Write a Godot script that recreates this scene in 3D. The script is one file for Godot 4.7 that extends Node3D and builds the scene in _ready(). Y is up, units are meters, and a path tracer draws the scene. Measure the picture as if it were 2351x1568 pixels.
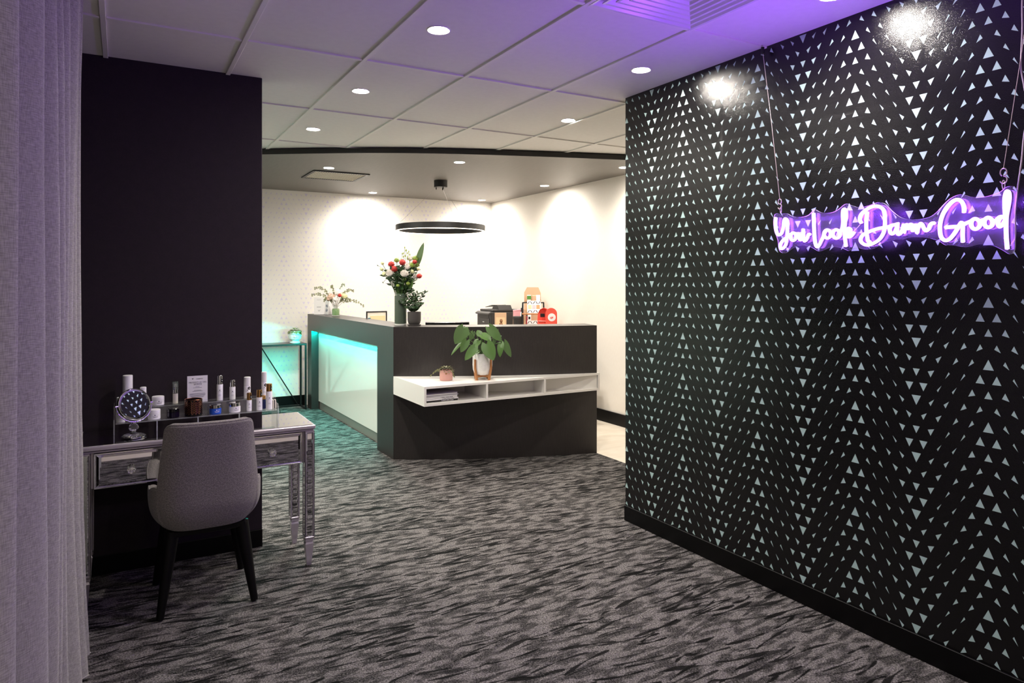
extends Node3D

# ---------------------------------------------------------------- mesh builder
class MB:
	var v := PackedVector3Array()
	var n := PackedVector3Array()
	var t := PackedVector2Array()
	var ix := PackedInt32Array()

	func vert(p: Vector3, nn: Vector3, uv := Vector2.ZERO) -> int:
		v.append(p)
		n.append(nn)
		t.append(uv)
		return v.size() - 1

	func ti(a: int, b: int, c: int) -> void:
		var g := (v[b] - v[a]).cross(v[c] - v[a])
		if g.dot(n[a] + n[b] + n[c]) < 0.0:
			ix.append_array([a, b, c])
		else:
			ix.append_array([a, c, b])

	func qi(a: int, b: int, c: int, d: int) -> void:
		ti(a, b, c)
		ti(a, c, d)

	# counter-clockwise seen from outside
	func tri(a: Vector3, b: Vector3, c: Vector3) -> void:
		var nn := (b - a).cross(c - a).normalized()
		var i := vert(a, nn, Vector2(0, 0))
		vert(b, nn, Vector2(1, 0))
		vert(c, nn, Vector2(1, 1))
		ix.append_array([i, i + 2, i + 1])

	func quad(a: Vector3, b: Vector3, c: Vector3, d: Vector3, ua := Vector2(0, 1), ub := Vector2(1, 1), uc := Vector2(1, 0), ud := Vector2(0, 0)) -> void:
		var nn := (c - a).cross(d - b).normalized()
		var i := vert(a, nn, ua)
		vert(b, nn, ub)
		vert(c, nn, uc)
		vert(d, nn, ud)
		ix.append_array([i, i + 2, i + 1, i, i + 3, i + 2])

	func box(c: Vector3, s: Vector3, b := Basis()) -> MB:
		var h := s * 0.5
		var p := []
		for k in 8:
			p.append(c + b * Vector3(h.x if k & 1 else -h.x, h.y if k & 2 else -h.y, h.z if k & 4 else -h.z))
		for f in [[0, 2, 3, 1], [4, 5, 7, 6], [0, 4, 6, 2], [1, 3, 7, 5], [0, 1, 5, 4], [2, 6, 7, 3]]:
			quad(p[f[0]], p[f[1]], p[f[2]], p[f[3]])
		return self

	# box with chamfered edges
	func cbox(c: Vector3, s: Vector3, r := 0.004, b := Basis()) -> MB:
		var h := s * 0.5
		r = minf(r, minf(h.x, minf(h.y, h.z)) * 0.95)
		var P := func(sx, sy, sz, ax): # corner copy lying on the face across axis ax
			var q := Vector3(sx * (h.x - r), sy * (h.y - r), sz * (h.z - r))
			q[ax] = [sx, sy, sz][ax] * h[ax]
			return c + b * q
		var out := func(a: Vector3, bb: Vector3, cc: Vector3, d: Vector3):
			var m := (a + bb + cc + d) * 0.25 - c
			if (cc - a).cross(d - bb).dot(m) < 0.0:
				quad(d, cc, bb, a)
			else:
				quad(a, bb, cc, d)
		for ax in 3:
			for s0 in [-1, 1]:
				var f := func(u, w):
					var k := [0, 0, 0]
					k[ax] = s0
					k[(ax + 1) % 3] = u
					k[(ax + 2) % 3] = w
					return P.call(k[0], k[1], k[2], ax)
				out.call(f.call(-1, -1), f.call(1, -1), f.call(1, 1), f.call(-1, 1))
		for ax in 3: # edges running along ax
			var a1 := (ax + 1) % 3
			var a2 := (ax + 2) % 3
			for s1 in [-1, 1]:
				for s2 in [-1, 1]:
					var f := func(e, face):
						var k := [0, 0, 0]
						k[ax] = e
						k[a1] = s1
						k[a2] = s2
						return P.call(k[0], k[1], k[2], face)
					out.call(f.call(-1, a1), f.call(1, a1), f.call(1, a2), f.call(-1, a2))
		for sx in [-1, 1]:
			for sy in [-1, 1]:
				for sz in [-1, 1]:
					var a: Vector3 = P.call(sx, sy, sz, 0)
					var bb: Vector3 = P.call(sx, sy, sz, 1)
					var cc: Vector3 = P.call(sx, sy, sz, 2)
					if (bb - a).cross(cc - a).dot(a - c) < 0.0:
						tri(a, cc, bb)
					else:
						tri(a, bb, cc)
		return self

	# profile: Vector2(radius, y); outside traced upwards
	func lathe(prof: Array, seg := 24, xf := Transform3D(), smooth := 40.0) -> MB:
		var m := prof.size()
		var sn := []
		for i in m - 1:
			var d: Vector2 = prof[i + 1] - prof[i]
			sn.append(Vector2(d.y, -d.x).normalized())
		for i in m - 1:
			var na: Vector2 = sn[i]
			var nb: Vector2 = sn[i]
			if i > 0 and absf(rad_to_deg(sn[i - 1].angle_to(sn[i]))) < smooth:
				na = (sn[i - 1] + sn[i]).normalized()
			if i < m - 2 and absf(rad_to_deg(sn[i + 1].angle_to(sn[i]))) < smooth:
				nb = (sn[i + 1] + sn[i]).normalized()
			var base := v.size()
			for k in seg + 1:
				var a := TAU * k / seg
				var ca := cos(a)
				var sa := sin(a)
				var p: Vector2 = prof[i]
				var q: Vector2 = prof[i + 1]
				vert(xf * Vector3(p.x * ca, p.y, p.x * sa), (xf.basis * Vector3(na.x * ca, na.y, na.x * sa)).normalized(), Vector2(float(k) / seg, float(i) / (m - 1)))
				vert(xf * Vector3(q.x * ca, q.y, q.x * sa), (xf.basis * Vector3(nb.x * ca, nb.y, nb.x * sa)).normalized(), Vector2(float(k) / seg, float(i + 1) / (m - 1)))
			for k in seg:
				var a0 := base + 2 * k
				if smooth < 10.0: # faceted
					var P := [v[a0], v[a0 + 2], v[a0 + 3], v[a0 + 1]]
					var nn := n[a0] + n[a0 + 2] + n[a0 + 3] + n[a0 + 1]
					if (P[2] - P[0]).cross(P[3] - P[1]).dot(nn) < 0.0:
						P.reverse()
					quad(P[0], P[1], P[2], P[3])
				elif prof[i].x < 1e-6:
					ti(a0, a0 + 3, a0 + 1)
				elif prof[i + 1].x < 1e-6:
					ti(a0, a0 + 2, a0 + 1)
				else:
					qi(a0, a0 + 2, a0 + 3, a0 + 1)
		return self

	func tube(path: Array, rad, seg := 8, closed := false, flat := 1.0, flat_dir := Vector3.ZERO) -> MB:
		var m := path.size()
		var tan := []
		for i in m:
			var a: Vector3 = path[(i - 1 + m) % m] if closed or i > 0 else path[i]
			var b: Vector3 = path[(i + 1) % m] if closed or i < m - 1 else path[i]
			var d := b - a
			tan.append(d.normalized() if d.length() > 1e-9 else Vector3.UP)
		var up: Vector3 = flat_dir if flat_dir != Vector3.ZERO else (Vector3.UP if absf(tan[0].y) < 0.9 else Vector3.RIGHT)
		var x: Vector3 = (up - tan[0] * up.dot(tan[0])).normalized()
		var base := v.size()
		var rings := m + 1 if closed else m
		for i in rings:
			var j := i % m
			if flat_dir != Vector3.ZERO:
				x = flat_dir
			x = (x - tan[j] * x.dot(tan[j])).normalized()
			var y: Vector3 = tan[j].cross(x)
			var r: float = rad[j] if rad is Array else rad
			for k in seg:
				var a := TAU * k / seg
				var o := x * cos(a) * flat + y * sin(a)
				var nn := (x * cos(a) / flat + y * sin(a)).normalized()
				vert(path[j] + o * r, nn, Vector2(float(k) / seg, float(i) / rings))
		for i in rings - 1:
			for k in seg:
				var k2 := (k + 1) % seg
				qi(base + i * seg + k, base + i * seg + k2, base + (i + 1) * seg + k2, base + (i + 1) * seg + k)
		if not closed:
			for e in [0, m - 1]:
				var nn: Vector3 = -tan[0] if e == 0 else tan[m - 1]
				var r: float = rad[e] if rad is Array else rad
				var c0 := vert(path[e] + nn * r * 0.35, nn)
				var first := v.size()
				for k in seg:
					vert(v[base + e * seg + k], (n[base + e * seg + k] + nn).normalized())
				for k in seg:
					ti(c0, first + k, first + (k + 1) % seg)
		return self

	# f(u, v) with u, v in 0..1; outside is du x dv (or the reverse when flip)
	func grid(nu: int, nv: int, f: Callable, closed := false, flip := false) -> MB:
		var base := v.size()
		var P := []
		for j in nv + 1:
			for i in nu + 1:
				P.append(f.call(float(i) / nu, float(j) / nv))
		var N := []
		N.resize(P.size())
		N.fill(Vector3.ZERO)
		var w := nu + 1
		for j in nv:
			for i in nu:
				var a := j * w + i
				var g: Vector3 = (P[a + 1 + w] - P[a]).cross(P[a + w] - P[a + 1])
				if flip:
					g = -g
				for k in [a, a + 1, a + w, a + w + 1]:
					N[k] += g
		if closed:
			for j in nv + 1:
				var s: Vector3 = N[j * w] + N[j * w + nu]
				N[j * w] = s
				N[j * w + nu] = s
		for k in P.size():
			vert(P[k], N[k].normalized(), Vector2(float(k % w) / nu, float(k / w) / nv))
		for j in nv:
			for i in nu:
				var a := base + j * w + i
				qi(a, a + 1, a + w + 1, a + w)
		return self

	# polygon in the xy plane, from z = -d / 2 to d / 2
	func extrude(poly: PackedVector2Array, d: float, xf := Transform3D(), sides := true, faces := true) -> MB:
		var idx := Geometry2D.triangulate_polygon(poly)
		var m := poly.size()
		if faces:
			for s in [1.0, -1.0]:
				var base := v.size()
				var nn := (xf.basis * Vector3(0, 0, s)).normalized()
				for p in poly:
					vert(xf * Vector3(p.x, p.y, s * d * 0.5), nn, Vector2(p.x, -p.y))
				for k in range(0, idx.size(), 3):
					ti(base + idx[k], base + idx[k + 1], base + idx[k + 2])
		if sides:
			var turn := 1.0 if not Geometry2D.is_polygon_clockwise(poly) else -1.0
			for i in m:
				var a := poly[i]
				var b := poly[(i + 1) % m]
				var e := (b - a).normalized()
				var o := (xf.basis * Vector3(e.y, -e.x, 0) * turn).normalized()
				var i0 := vert(xf * Vector3(a.x, a.y, d * 0.5), o)
				vert(xf * Vector3(b.x, b.y, d * 0.5), o)
				vert(xf * Vector3(b.x, b.y, -d * 0.5), o)
				vert(xf * Vector3(a.x, a.y, -d * 0.5), o)
				qi(i0, i0 + 1, i0 + 2, i0 + 3)
		return self

	# horizontal slab: polygon of Vector2(x, z), from y0 to y1
	func slab(poly: PackedVector2Array, y0: float, y1: float, sides := true, faces := true) -> MB:
		return extrude(poly, y1 - y0, Transform3D(Basis(Vector3(1, 0, 0), Vector3(0, 0, 1), Vector3(0, 1, 0)), Vector3(0, (y0 + y1) * 0.5, 0)), sides, faces)

	func mesh() -> ArrayMesh:
		var a := []
		a.resize(Mesh.ARRAY_MAX)
		a[Mesh.ARRAY_VERTEX] = v
		a[Mesh.ARRAY_NORMAL] = n
		a[Mesh.ARRAY_TEX_UV] = t
		a[Mesh.ARRAY_INDEX] = ix
		var m := ArrayMesh.new()
		m.add_surface_from_arrays(Mesh.PRIMITIVE_TRIANGLES, a)
		return m


# ---------------------------------------------------------------- node helpers
var taken := {}
var M := {}
var rng := RandomNumberGenerator.new()
const UP := Vector3.UP
const YAW := 0.5164     # the room is turned this far to the left of the camera's view
const CEIL := 2.7195
const DARK := 2.679     # underside of the lower grey ceiling over the reception


func numbered(called: String) -> String:
	if not taken.has(called):
		taken[called] = 0
		return called
	taken[called] += 1
	return "%s_%03d" % [called, taken[called]]


func tag(o: Node3D, label: String, category: String, group := "") -> Node3D:
	o.set_meta("label", label)
	o.set_meta("category", category)
	if group:
		o.set_meta("group", group)
	return o


func thing(called: String, label: String, category: String, at := Vector3.ZERO, turn := 0.0, group := "") -> Node3D:
	var o := Node3D.new()
	o.name = numbered(called)
	add_child(o)
	o.position = at
	o.rotation.y = turn
	return tag(o, label, category, group)


func part(mb, called: String, m: Material, parent: Node3D) -> MeshInstance3D:
	var o := MeshInstance3D.new()
	o.name = called if parent != self else numbered(called)
	o.mesh = mb.mesh() if mb is MB else mb
	o.material_override = m
	parent.add_child(o, true)
	return o


func struct(mb, called: String, m: Material) -> MeshInstance3D:
	var o := part(mb, called, m, self)
	o.set_meta("kind", "structure")
	return o


func struct_group(called: String) -> Node3D:
	var o := Node3D.new()
	o.name = numbered(called)
	add_child(o)
	o.set_meta("kind", "structure")
	return o


func dup(o: Node3D, label: String, at: Vector3, turn := 0.0, group := "") -> Node3D:
	var c: Node3D = o.duplicate()
	var base := String(o.name)
	if base.length() > 4 and base[-4] == "_" and base.right(3).is_valid_int():
		base = base.left(-4)
	c.name = numbered(base)
	add_child(c)
	c.position = at
	c.rotation.y = turn
	c.set_meta("label", label)
	if group:
		c.set_meta("group", group)
	return c


func bez(a: Vector3, b: Vector3, c: Vector3, k := 8) -> Array:
	var o := []
	for i in k + 1:
		var s := float(i) / k
		o.append(a.lerp(b, s).lerp(b.lerp(c, s), s))
	return o


func catmull(p: Array, sub := 6, closed := false) -> Array:
	var o := []
	var m := p.size()
	for i in (m if closed else m - 1):
		var a: Vector3 = p[(i - 1 + m) % m] if closed or i > 0 else p[0]
		var b: Vector3 = p[i]
		var c: Vector3 = p[(i + 1) % m]
		var d: Vector3 = p[(i + 2) % m] if closed or i < m - 2 else p[m - 1]
		for k in sub:
			o.append(b.cubic_interpolate(c, a, d, float(k) / sub))
	if not closed:
		o.append(p[m - 1])
	return o


func V2(a: Array) -> Array:
	var o := []
	for i in range(0, a.size(), 2):
		o.append(Vector2(a[i], a[i + 1]))
	return o


func poly(a: Array) -> PackedVector2Array:
	return PackedVector2Array(V2(a))


func mat(c: Color, rough := 0.6, metal := 0.0, spec := 0.5) -> StandardMaterial3D:
	var m := StandardMaterial3D.new()
	m.albedo_color = c
	m.roughness = rough
	m.metallic = metal
	m.metallic_specular = spec
	return m


func c8(r: int, g: int, b: int) -> Color:
	return Color8(r, g, b)


func tex(im: Image) -> ImageTexture:
	return ImageTexture.create_from_image(im)


func noise_image(w: int, h: int, freq: float, sd: int, octaves := 3, to := Vector2i.ZERO) -> Image:
	var f := FastNoiseLite.new()
	f.seed = sd
	f.frequency = freq
	f.fractal_octaves = octaves
	f.noise_type = FastNoiseLite.TYPE_SIMPLEX
	var im := f.get_seamless_image(w, h)
	if to != Vector2i.ZERO:
		im.resize(to.x, to.y, Image.INTERPOLATE_CUBIC)
	return im


# a picture that runs from colour a to colour b with one or two grey noises
func blend_image(n1: Image, n2: Image, k: float, a: Color, b: Color) -> Image:
	var w := n1.get_width()
	var h := n1.get_height()
	var d1 := n1.get_data()
	var d2 := n2.get_data()
	var o := PackedByteArray()
	o.resize(w * h * 3)
	for i in w * h:
		var s := clampf((d1[i] * (1.0 - k) + d2[i] * k) / 255.0, 0.0, 1.0)
		o[i * 3] = int(255.0 * lerpf(a.r, b.r, s))
		o[i * 3 + 1] = int(255.0 * lerpf(a.g, b.g, s))
		o[i * 3 + 2] = int(255.0 * lerpf(a.b, b.b, s))
	return Image.create_from_data(w, h, false, Image.FORMAT_RGB8, o)


func tri_mat(im: Image, rough: float, scale: float, spec := 0.5) -> StandardMaterial3D:
	var m := mat(Color.WHITE, rough, 0.0, spec)
	m.albedo_texture = tex(im)
	m.uv1_triplanar = true
	m.uv1_world_triplanar = true
	m.uv1_triplanar_sharpness = 8.0
	m.uv1_scale = Vector3.ONE * scale
	return m


func bump(m: StandardMaterial3D, im: Image, cm: float) -> StandardMaterial3D:
	m.heightmap_enabled = true
	m.heightmap_texture = tex(im)
	m.heightmap_scale = cm
	return m


# ---------------------------------------------------------------- printed surfaces
# The wallpaper's repeat: nine columns and four rows of triangles, in millimetres from each lattice point (left half; the right half mirrors it)
const PAPER := [
	[0, 0.0, [0, 0, 18.9, -40, -18.9, -40]], [0, -1.0, [3, -4, 10.2, -17.6, -10.7, -33.4]], [0, -2.0, [5.6, -4, 13, -17.5, -8, -33.5]], [0, -3.0, [10.4, -3.2, -4.2, -33.2, -13.2, -15.8]], [0, -4.0, [12.9, -3.4, -1.3, -33, -10.4, -15.8]],
	[1, -0.5, [1.4, -1, 17.5, -34.8, -14.5, -34.8]], [1, -1.5, [4.3, -4.2, 9, -11.6, -9.7, -34.5]], [1, -2.5, [7, -4.5, 11.7, -11.5, -6.5, -33.1]], [1, -3.5, [12, -4.1, -2.8, -33.7, -14, -10.3]], [1, -4.5, [14.4, -3.6, 0, -33.9, -14.4, -3.6]],
	[2, 0.0, [0, -1.8, 14.2, -31.5, -14.2, -31.5]], [2, -1.0, [3.2, -1.9, 14.4, -24.6, -11, -31.4]], [2, -2.0, [7.6, -2, -6.6, -31.3, -11, -23.2]], [2, -3.0, [10.1, -2.1, -4.2, -30.9, -8.2, -23.1]], [2, -4.0, [15.1, -1.3, -1.3, -35.1, -17.8, -1.3]],
	[3, -0.5, [1.4, -3, 10.3, -20, -12.4, -31.7]], [3, -1.5, [4.3, -2, 13.6, -20, -9.7, -31.5]], [3, -2.5, [8.7, -2.6, -4.7, -31.9, -12.3, -18.4]], [3, -3.5, [11.7, -2.7, -2.3, -31.8, -10, -19]], [3, -4.5, [19.3, 4.5, 0, -35.8, -19.3, 4.5]],
]
const PAPER_W := 0.5395
const PAPER_H := 0.2354


func wallpaper(bg: Color, fg: Color) -> Image:
	var w := 1024
	var h := 448
	var im := Image.create(w, h, false, Image.FORMAT_RGB8)
	im.fill(bg)
	for e in PAPER:
		for side in [1.0, -1.0]:
			if side < 0.0 and (e[1] == 0.0 or e[1] == -4.5):
				continue
			var p := []
			for k in 3:
				var x: float = (e[1] * PAPER_W / 9.0 + e[2][2 * k] * 0.001) * side
				var y: float = e[0] * PAPER_H / 4.0 - e[2][2 * k + 1] * 0.001
				p.append(Vector2(x / PAPER_W * w, y / PAPER_H * h))
			if (p[1] - p[0]).cross(p[2] - p[0]) < 0.0:
				p.reverse()
			var lo: Vector2 = p[0].min(p[1]).min(p[2]).floor() - Vector2.ONE
			var hi: Vector2 = p[0].max(p[1]).max(p[2]).ceil() + Vector2.ONE
			for yy in range(int(lo.y), int(hi.y) + 1):
				for xx in range(int(lo.x), int(hi.x) + 1):
					var q := Vector2(xx + 0.5, yy + 0.5)
					var d := 9.0
					for k in 3:
						var a: Vector2 = p[k]
						var b: Vector2 = p[(k + 1) % 3]
						d = minf(d, (b - a).normalized().cross(q - a))
					if d > -0.5:
						im.set_pixel(posmod(xx, w), posmod(yy, h), bg.lerp(fg, clampf(d + 0.5, 0.0, 1.0)))
	return im


# carpet: speckled pale yarn, darker drifts and dark brush strokes that run across the room; one repeat is 2.4 m
func carpet_image() -> Image:
	var w := 2048
	var drift := noise_image(512, 1400, 0.028, 11, 4, Vector2i(w, w)).get_data()
	var fine := noise_image(1024, 1024, 0.22, 12, 2, Vector2i(w, w)).get_data()
	var mask := PackedByteArray()
	mask.resize(w * w)
	var r := RandomNumberGenerator.new()
	r.seed = 5
	for k in 780:
		var len_ := r.randf_range(70, 250)
		var wide := r.randf_range(5, 15) * (0.55 + len_ / 260.0)
		var x0 := r.randf() * w
		var y0 := r.randf() * w
		var slope := tan(deg_to_rad(r.randf_range(-15, 13)))
		var bow := r.randf_range(-12, 12)
		var dark := r.randf_range(200, 255) if k % 3 else r.randf_range(90, 150)
		var ragged := r.randf_range(0, 9)
		for s in int(len_):
			var f := s / len_
			var half := wide * pow(maxf(0.0, sin(PI * clampf(f * 0.96 + 0.02, 0, 1))), 0.45) * 0.5 * (0.75 + 0.5 * sin(f * 7.0 + ragged))
			half += r.randf_range(-1.8, 1.8)
			var yc := y0 - slope * (s - len_ * 0.5) + bow * sin(f * PI)
			var xi := int(x0 + s) % w
			for yy in range(int(yc - half), int(yc + half) + 1):
				var q := posmod(yy, w) * w + xi
				mask[q] = maxi(mask[q], int(dark * r.randf_range(0.88, 1.0)))
	var o := PackedByteArray()
	o.resize(w * w * 3)
	r.seed = 6
	for i in w * w:
		var g := (fine[i] - 128) / 128.0
		var d := smoothstep(0.40, 0.66, drift[i] / 255.0 + g * 0.08)
		var base := lerpf(104.0, 62.0, d) + g * 40.0 + r.randf_range(-44, 44)
		var s := mask[i] / 255.0
		base = lerpf(base, 12.0 + r.randf_range(-5, 5), s * 0.97)
		base = clampf(base, 8.0, 210.0)
		o[i * 3] = int(base * 1.01)
		o[i * 3 + 1] = int(base * 0.975)
		o[i * 3 + 2] = int(base * 0.96)
	return Image.create_from_data(w, w, false, Image.FORMAT_RGB8, o)


func make_materials() -> void:
	M.carpet = mat(Color.WHITE, 0.95, 0.0, 0.2)
	M.carpet.albedo_texture = tex(carpet_image())
	bump(M.carpet, noise_image(512, 512, 0.3, 21, 2), 0.35)
	M.vinyl = tri_mat(blend_image(noise_image(64, 512, 0.03, 31, 4, Vector2i(512, 512)), noise_image(512, 512, 0.01, 32, 2), 0.4, c8(212, 200, 182), c8(228, 219, 204)), 0.35, 0.8)
	M.paper_dark = mat(Color.WHITE, 0.18, 0.0, 0.5)
	M.paper_dark.albedo_texture = tex(wallpaper(c8(14, 13, 14), c8(186, 214, 212)))
	bump(M.paper_dark, noise_image(1024, 448, 0.12, 41, 2), 0.035)
	M.paper_light = mat(Color.WHITE, 0.6, 0.0, 0.3)
	M.paper_light.albedo_texture = tex(wallpaper(c8(234, 230, 225), c8(219, 212, 231)))
	M.paint_black = tri_mat(blend_image(noise_image(512, 512, 0.1, 51, 3), noise_image(512, 512, 0.02, 52, 2), 0.4, c8(42, 35, 40), c8(50, 42, 47)), 0.7, 1.4, 0.3)
	M.paint_white = tri_mat(blend_image(noise_image(512, 512, 0.15, 61, 2), noise_image(512, 64, 0.1, 62, 2, Vector2i(512, 512)), 0.5, c8(236, 229, 219), c8(243, 238, 230)), 0.6, 2.0)
	M.paint_grey = tri_mat(blend_image(noise_image(512, 64, 0.06, 71, 3, Vector2i(512, 512)), noise_image(512, 512, 0.2, 72, 2), 0.5, c8(96, 91, 86), c8(107, 102, 97)), 0.55, 1.0)
	M.tile = tri_mat(blend_image(noise_image(512, 512, 0.25, 81, 2), noise_image(512, 512, 0.02, 82, 2), 0.3, c8(226, 223, 219), c8(238, 235, 231)), 0.7, 1.6)
	M.grid = mat(c8(232, 229, 224), 0.5)
	M.black = mat(c8(18, 17, 17), 0.5)
	M.black_gloss = mat(c8(16, 15, 16), 0.25)
	M.black_metal = mat(c8(22, 22, 23), 0.4, 0.3)
	M.skirting = mat(c8(9, 8, 9), 0.4, 0.0, 0.3)
	# dark laminate with upright grain
	M.wood = tri_mat(blend_image(noise_image(1024, 32, 0.09, 91, 3, Vector2i(1024, 512)), noise_image(1024, 64, 0.3, 92, 2, Vector2i(1024, 512)), 0.5, c8(30, 27, 27), c8(58, 53, 51)), 0.36, 2.0)
	M.white_lam = mat(c8(236, 233, 227), 0.3)
	M.white_glass = mat(c8(238, 238, 230), 0.08)
	M.kick = mat(c8(168, 164, 156), 0.35, 0.5)
	M.chrome = mat(c8(225, 225, 228), 0.1, 1.0)
	M.silver = mat(c8(196, 188, 196), 0.3, 0.6)
	M.mirror = mat(c8(222, 222, 226), 0.015, 1.0)
	M.gold = mat(c8(196, 152, 96), 0.25, 1.0)
	M.copper = mat(c8(196, 128, 96), 0.3, 1.0)
	M.white_plastic = mat(c8(238, 236, 236), 0.35)
	M.paper = mat(c8(240, 238, 238), 0.7)
	M.ink = mat(c8(48, 46, 52), 0.6)
	M.black_cap = mat(c8(20, 18, 24), 0.25)
	M.blue = mat(c8(38, 84, 190), 0.25)
	M.navy = mat(c8(24, 34, 92), 0.2)
	M.amber = mat(c8(70, 40, 36), 0.1)
	M.acrylic = mat(Color(1, 1, 1, 0.04), 0.02)
	M.acrylic.transparency = BaseMaterial3D.TRANSPARENCY_ALPHA
	M.acrylic_edge = mat(Color(0.92, 0.95, 0.95, 0.16), 0.1)
	M.acrylic_edge.transparency = BaseMaterial3D.TRANSPARENCY_ALPHA
	M.crystal = mat(Color(1, 1, 1, 0.03), 0.0)
	M.crystal.refraction_enabled = true
	M.crystal.refraction_scale = 0.05
	M.pane = mat(Color(0.9, 1.0, 0.95, 0.06), 0.01)
	M.pane.transparency = BaseMaterial3D.TRANSPARENCY_ALPHA
	M.vase_glass = mat(Color(0.9, 1.0, 0.95, 0.04), 0.02, 0.0, 0.3)
	M.vase_glass.transparency = BaseMaterial3D.TRANSPARENCY_ALPHA
	M.water = mat(Color(0.45, 0.75, 0.2, 0.35), 0.02)
	M.water.transparency = BaseMaterial3D.TRANSPARENCY_ALPHA
	# cloths
	var weave := blend_image(noise_image(40, 400, 0.25, 101, 2, Vector2i(512, 512)), noise_image(400, 40, 0.25, 102, 2, Vector2i(512, 512)), 0.45, c8(134, 132, 126), c8(208, 206, 198))
	M.linen = mat(Color.WHITE, 0.95, 0.0, 0.1)
	M.linen.albedo_texture = tex(weave)
	M.linen.backlight_enabled = true
	M.linen.backlight = Color(0.3, 0.3, 0.3)
	bump(M.linen, noise_image(40, 400, 0.25, 101, 2, Vector2i(512, 512)), 0.02)
	M.fabric = tri_mat(blend_image(noise_image(256, 160, 0.22, 111, 2, Vector2i(512, 512)), noise_image(512, 512, 0.03, 112, 3), 0.25, c8(72, 68, 67), c8(184, 177, 172)), 0.95, 5.0, 0.15)
	M.fabric.rim_enabled = true
	M.fabric.rim = 0.35
	M.leg_black = mat(c8(9, 8, 8), 0.45, 0.0, 0.3)
	# plants
	M.leaf = leaf_mat(c8(76, 110, 50), 0.35, 0.25)
	M.leaf_dark = leaf_mat(c8(38, 64, 32), 0.35, 0.15)
	M.leaf_pale = leaf_mat(c8(120, 138, 84), 0.5, 0.3)
	M.leaf_euc = leaf_mat(c8(128, 132, 92), 0.55, 0.3)
	M.leaf_bronze = leaf_mat(c8(96, 96, 56), 0.45, 0.2)
	M.stem = mat(c8(62, 92, 40), 0.5)
	M.stem_brown = mat(c8(84, 68, 44), 0.7)
	M.petal_white = leaf_mat(c8(250, 245, 238), 0.7, 0.5)
	M.petal_cream = leaf_mat(c8(222, 222, 172), 0.7, 0.3)
	M.petal_red = leaf_mat(c8(190, 52, 44), 0.7, 0.15)
	M.petal_green = leaf_mat(c8(150, 172, 78), 0.7, 0.25)
	M.petal_blush = leaf_mat(c8(222, 188, 166), 0.7, 0.25)
	M.soil = mat(c8(44, 34, 28), 0.95)
	M.pot_white = tri_mat(blend_image(noise_image(256, 256, 0.1, 121, 3), noise_image(256, 256, 0.02, 122, 2), 0.5, c8(226, 222, 218), c8(244, 242, 238)), 0.5, 6.0)
	M.pot_pink = mat(c8(188, 140, 130), 0.5)
	M.pot_grey = mat(c8(70, 66, 64), 0.6)
	M.oak = tri_mat(blend_image(noise_image(128, 16, 0.1, 131, 3, Vector2i(256, 256)), noise_image(256, 256, 0.1, 132, 2), 0.3, c8(150, 94, 52), c8(190, 132, 80)), 0.45, 5.0)
	M.kraft = mat(c8(204, 168, 136), 0.8)
	M.pink = mat(c8(232, 170, 178), 0.6)
	M.red = mat(c8(232, 88, 72), 0.4)
	M.charcoal = mat(c8(46, 45, 45), 0.45)
	M.cream = mat(c8(226, 218, 202), 0.6)


func leaf_mat(c: Color, rough: float, back: float) -> StandardMaterial3D:
	var m := mat(c, rough)
	m.backlight_enabled = true
	m.backlight = Color(back, back, back)
	return m


func glow(c: Color, k: float) -> StandardMaterial3D:
	var m := mat(c, 0.5)
	m.emission_enabled = true
	m.emission = c
	m.emission_energy_multiplier = k
	return m


func _ready() -> void:
	rng.seed = 77
	# camera: level, lens shifted down a little (24 mm on full frame)
	var cam := Camera3D.new()
	cam.name = "camera"
	add_child(cam)
	cam.position = Vector3(0, 1.5355, 0)
	cam.rotation.y = -YAW
	cam.near = 0.05
	cam.far = 60.0
	cam.projection = Camera3D.PROJECTION_FRUSTUM
	cam.keep_aspect = Camera3D.KEEP_HEIGHT
	cam.size = 1568.0 / 1576.4 * cam.near
	cam.frustum_offset = Vector2(0, -135.25 / 1576.4 * cam.near)
	cam.current = true
	var we := WorldEnvironment.new()
	we.name = "environment"
	var env := Environment.new()
	env.background_mode = Environment.BG_COLOR
	env.background_color = Color(0, 0, 0)
	env.tonemap_mode = Environment.TONE_MAPPER_LINEAR
	env.tonemap_exposure = 1.0
	env.sdfgi_enabled = true
	env.ssao_enabled = true
	env.ssil_enabled = true
	we.environment = env
	add_child(we)

	make_materials()
	build_shell()
	build_ceiling()
	build_downlights()
	build_desk()
	build_curtain()
	build_vanity()
	build_chair()
	build_neon()
	build_pendant()
	build_vents()
	build_riser_and_cosmetics()
	build_counter_plants()
	build_shelf_things()
	build_back_counter()
	build_console()


# ---------------------------------------------------------------- the room
func wall_quad(mb: MB, a: Vector3, b: Vector3, y0: float, y1: float, u0: float, v0: float, axis: int) -> void:
	# upright rectangle from a to b (left to right as seen from the room) with wallpaper coordinates
	var ua := (a[axis] - u0) / PAPER_W
	var ub := (b[axis] - u0) / PAPER_W
	var va := (v0 - y0) / PAPER_H
	var vb := (v0 - y1) / PAPER_H
	mb.quad(Vector3(a.x, y0, a.z), Vector3(b.x, y0, b.z), Vector3(b.x, y1, b.z), Vector3(a.x, y1, a.z), Vector2(ua, va), Vector2(ub, va), Vector2(ub, vb), Vector2(ua, vb))


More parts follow.
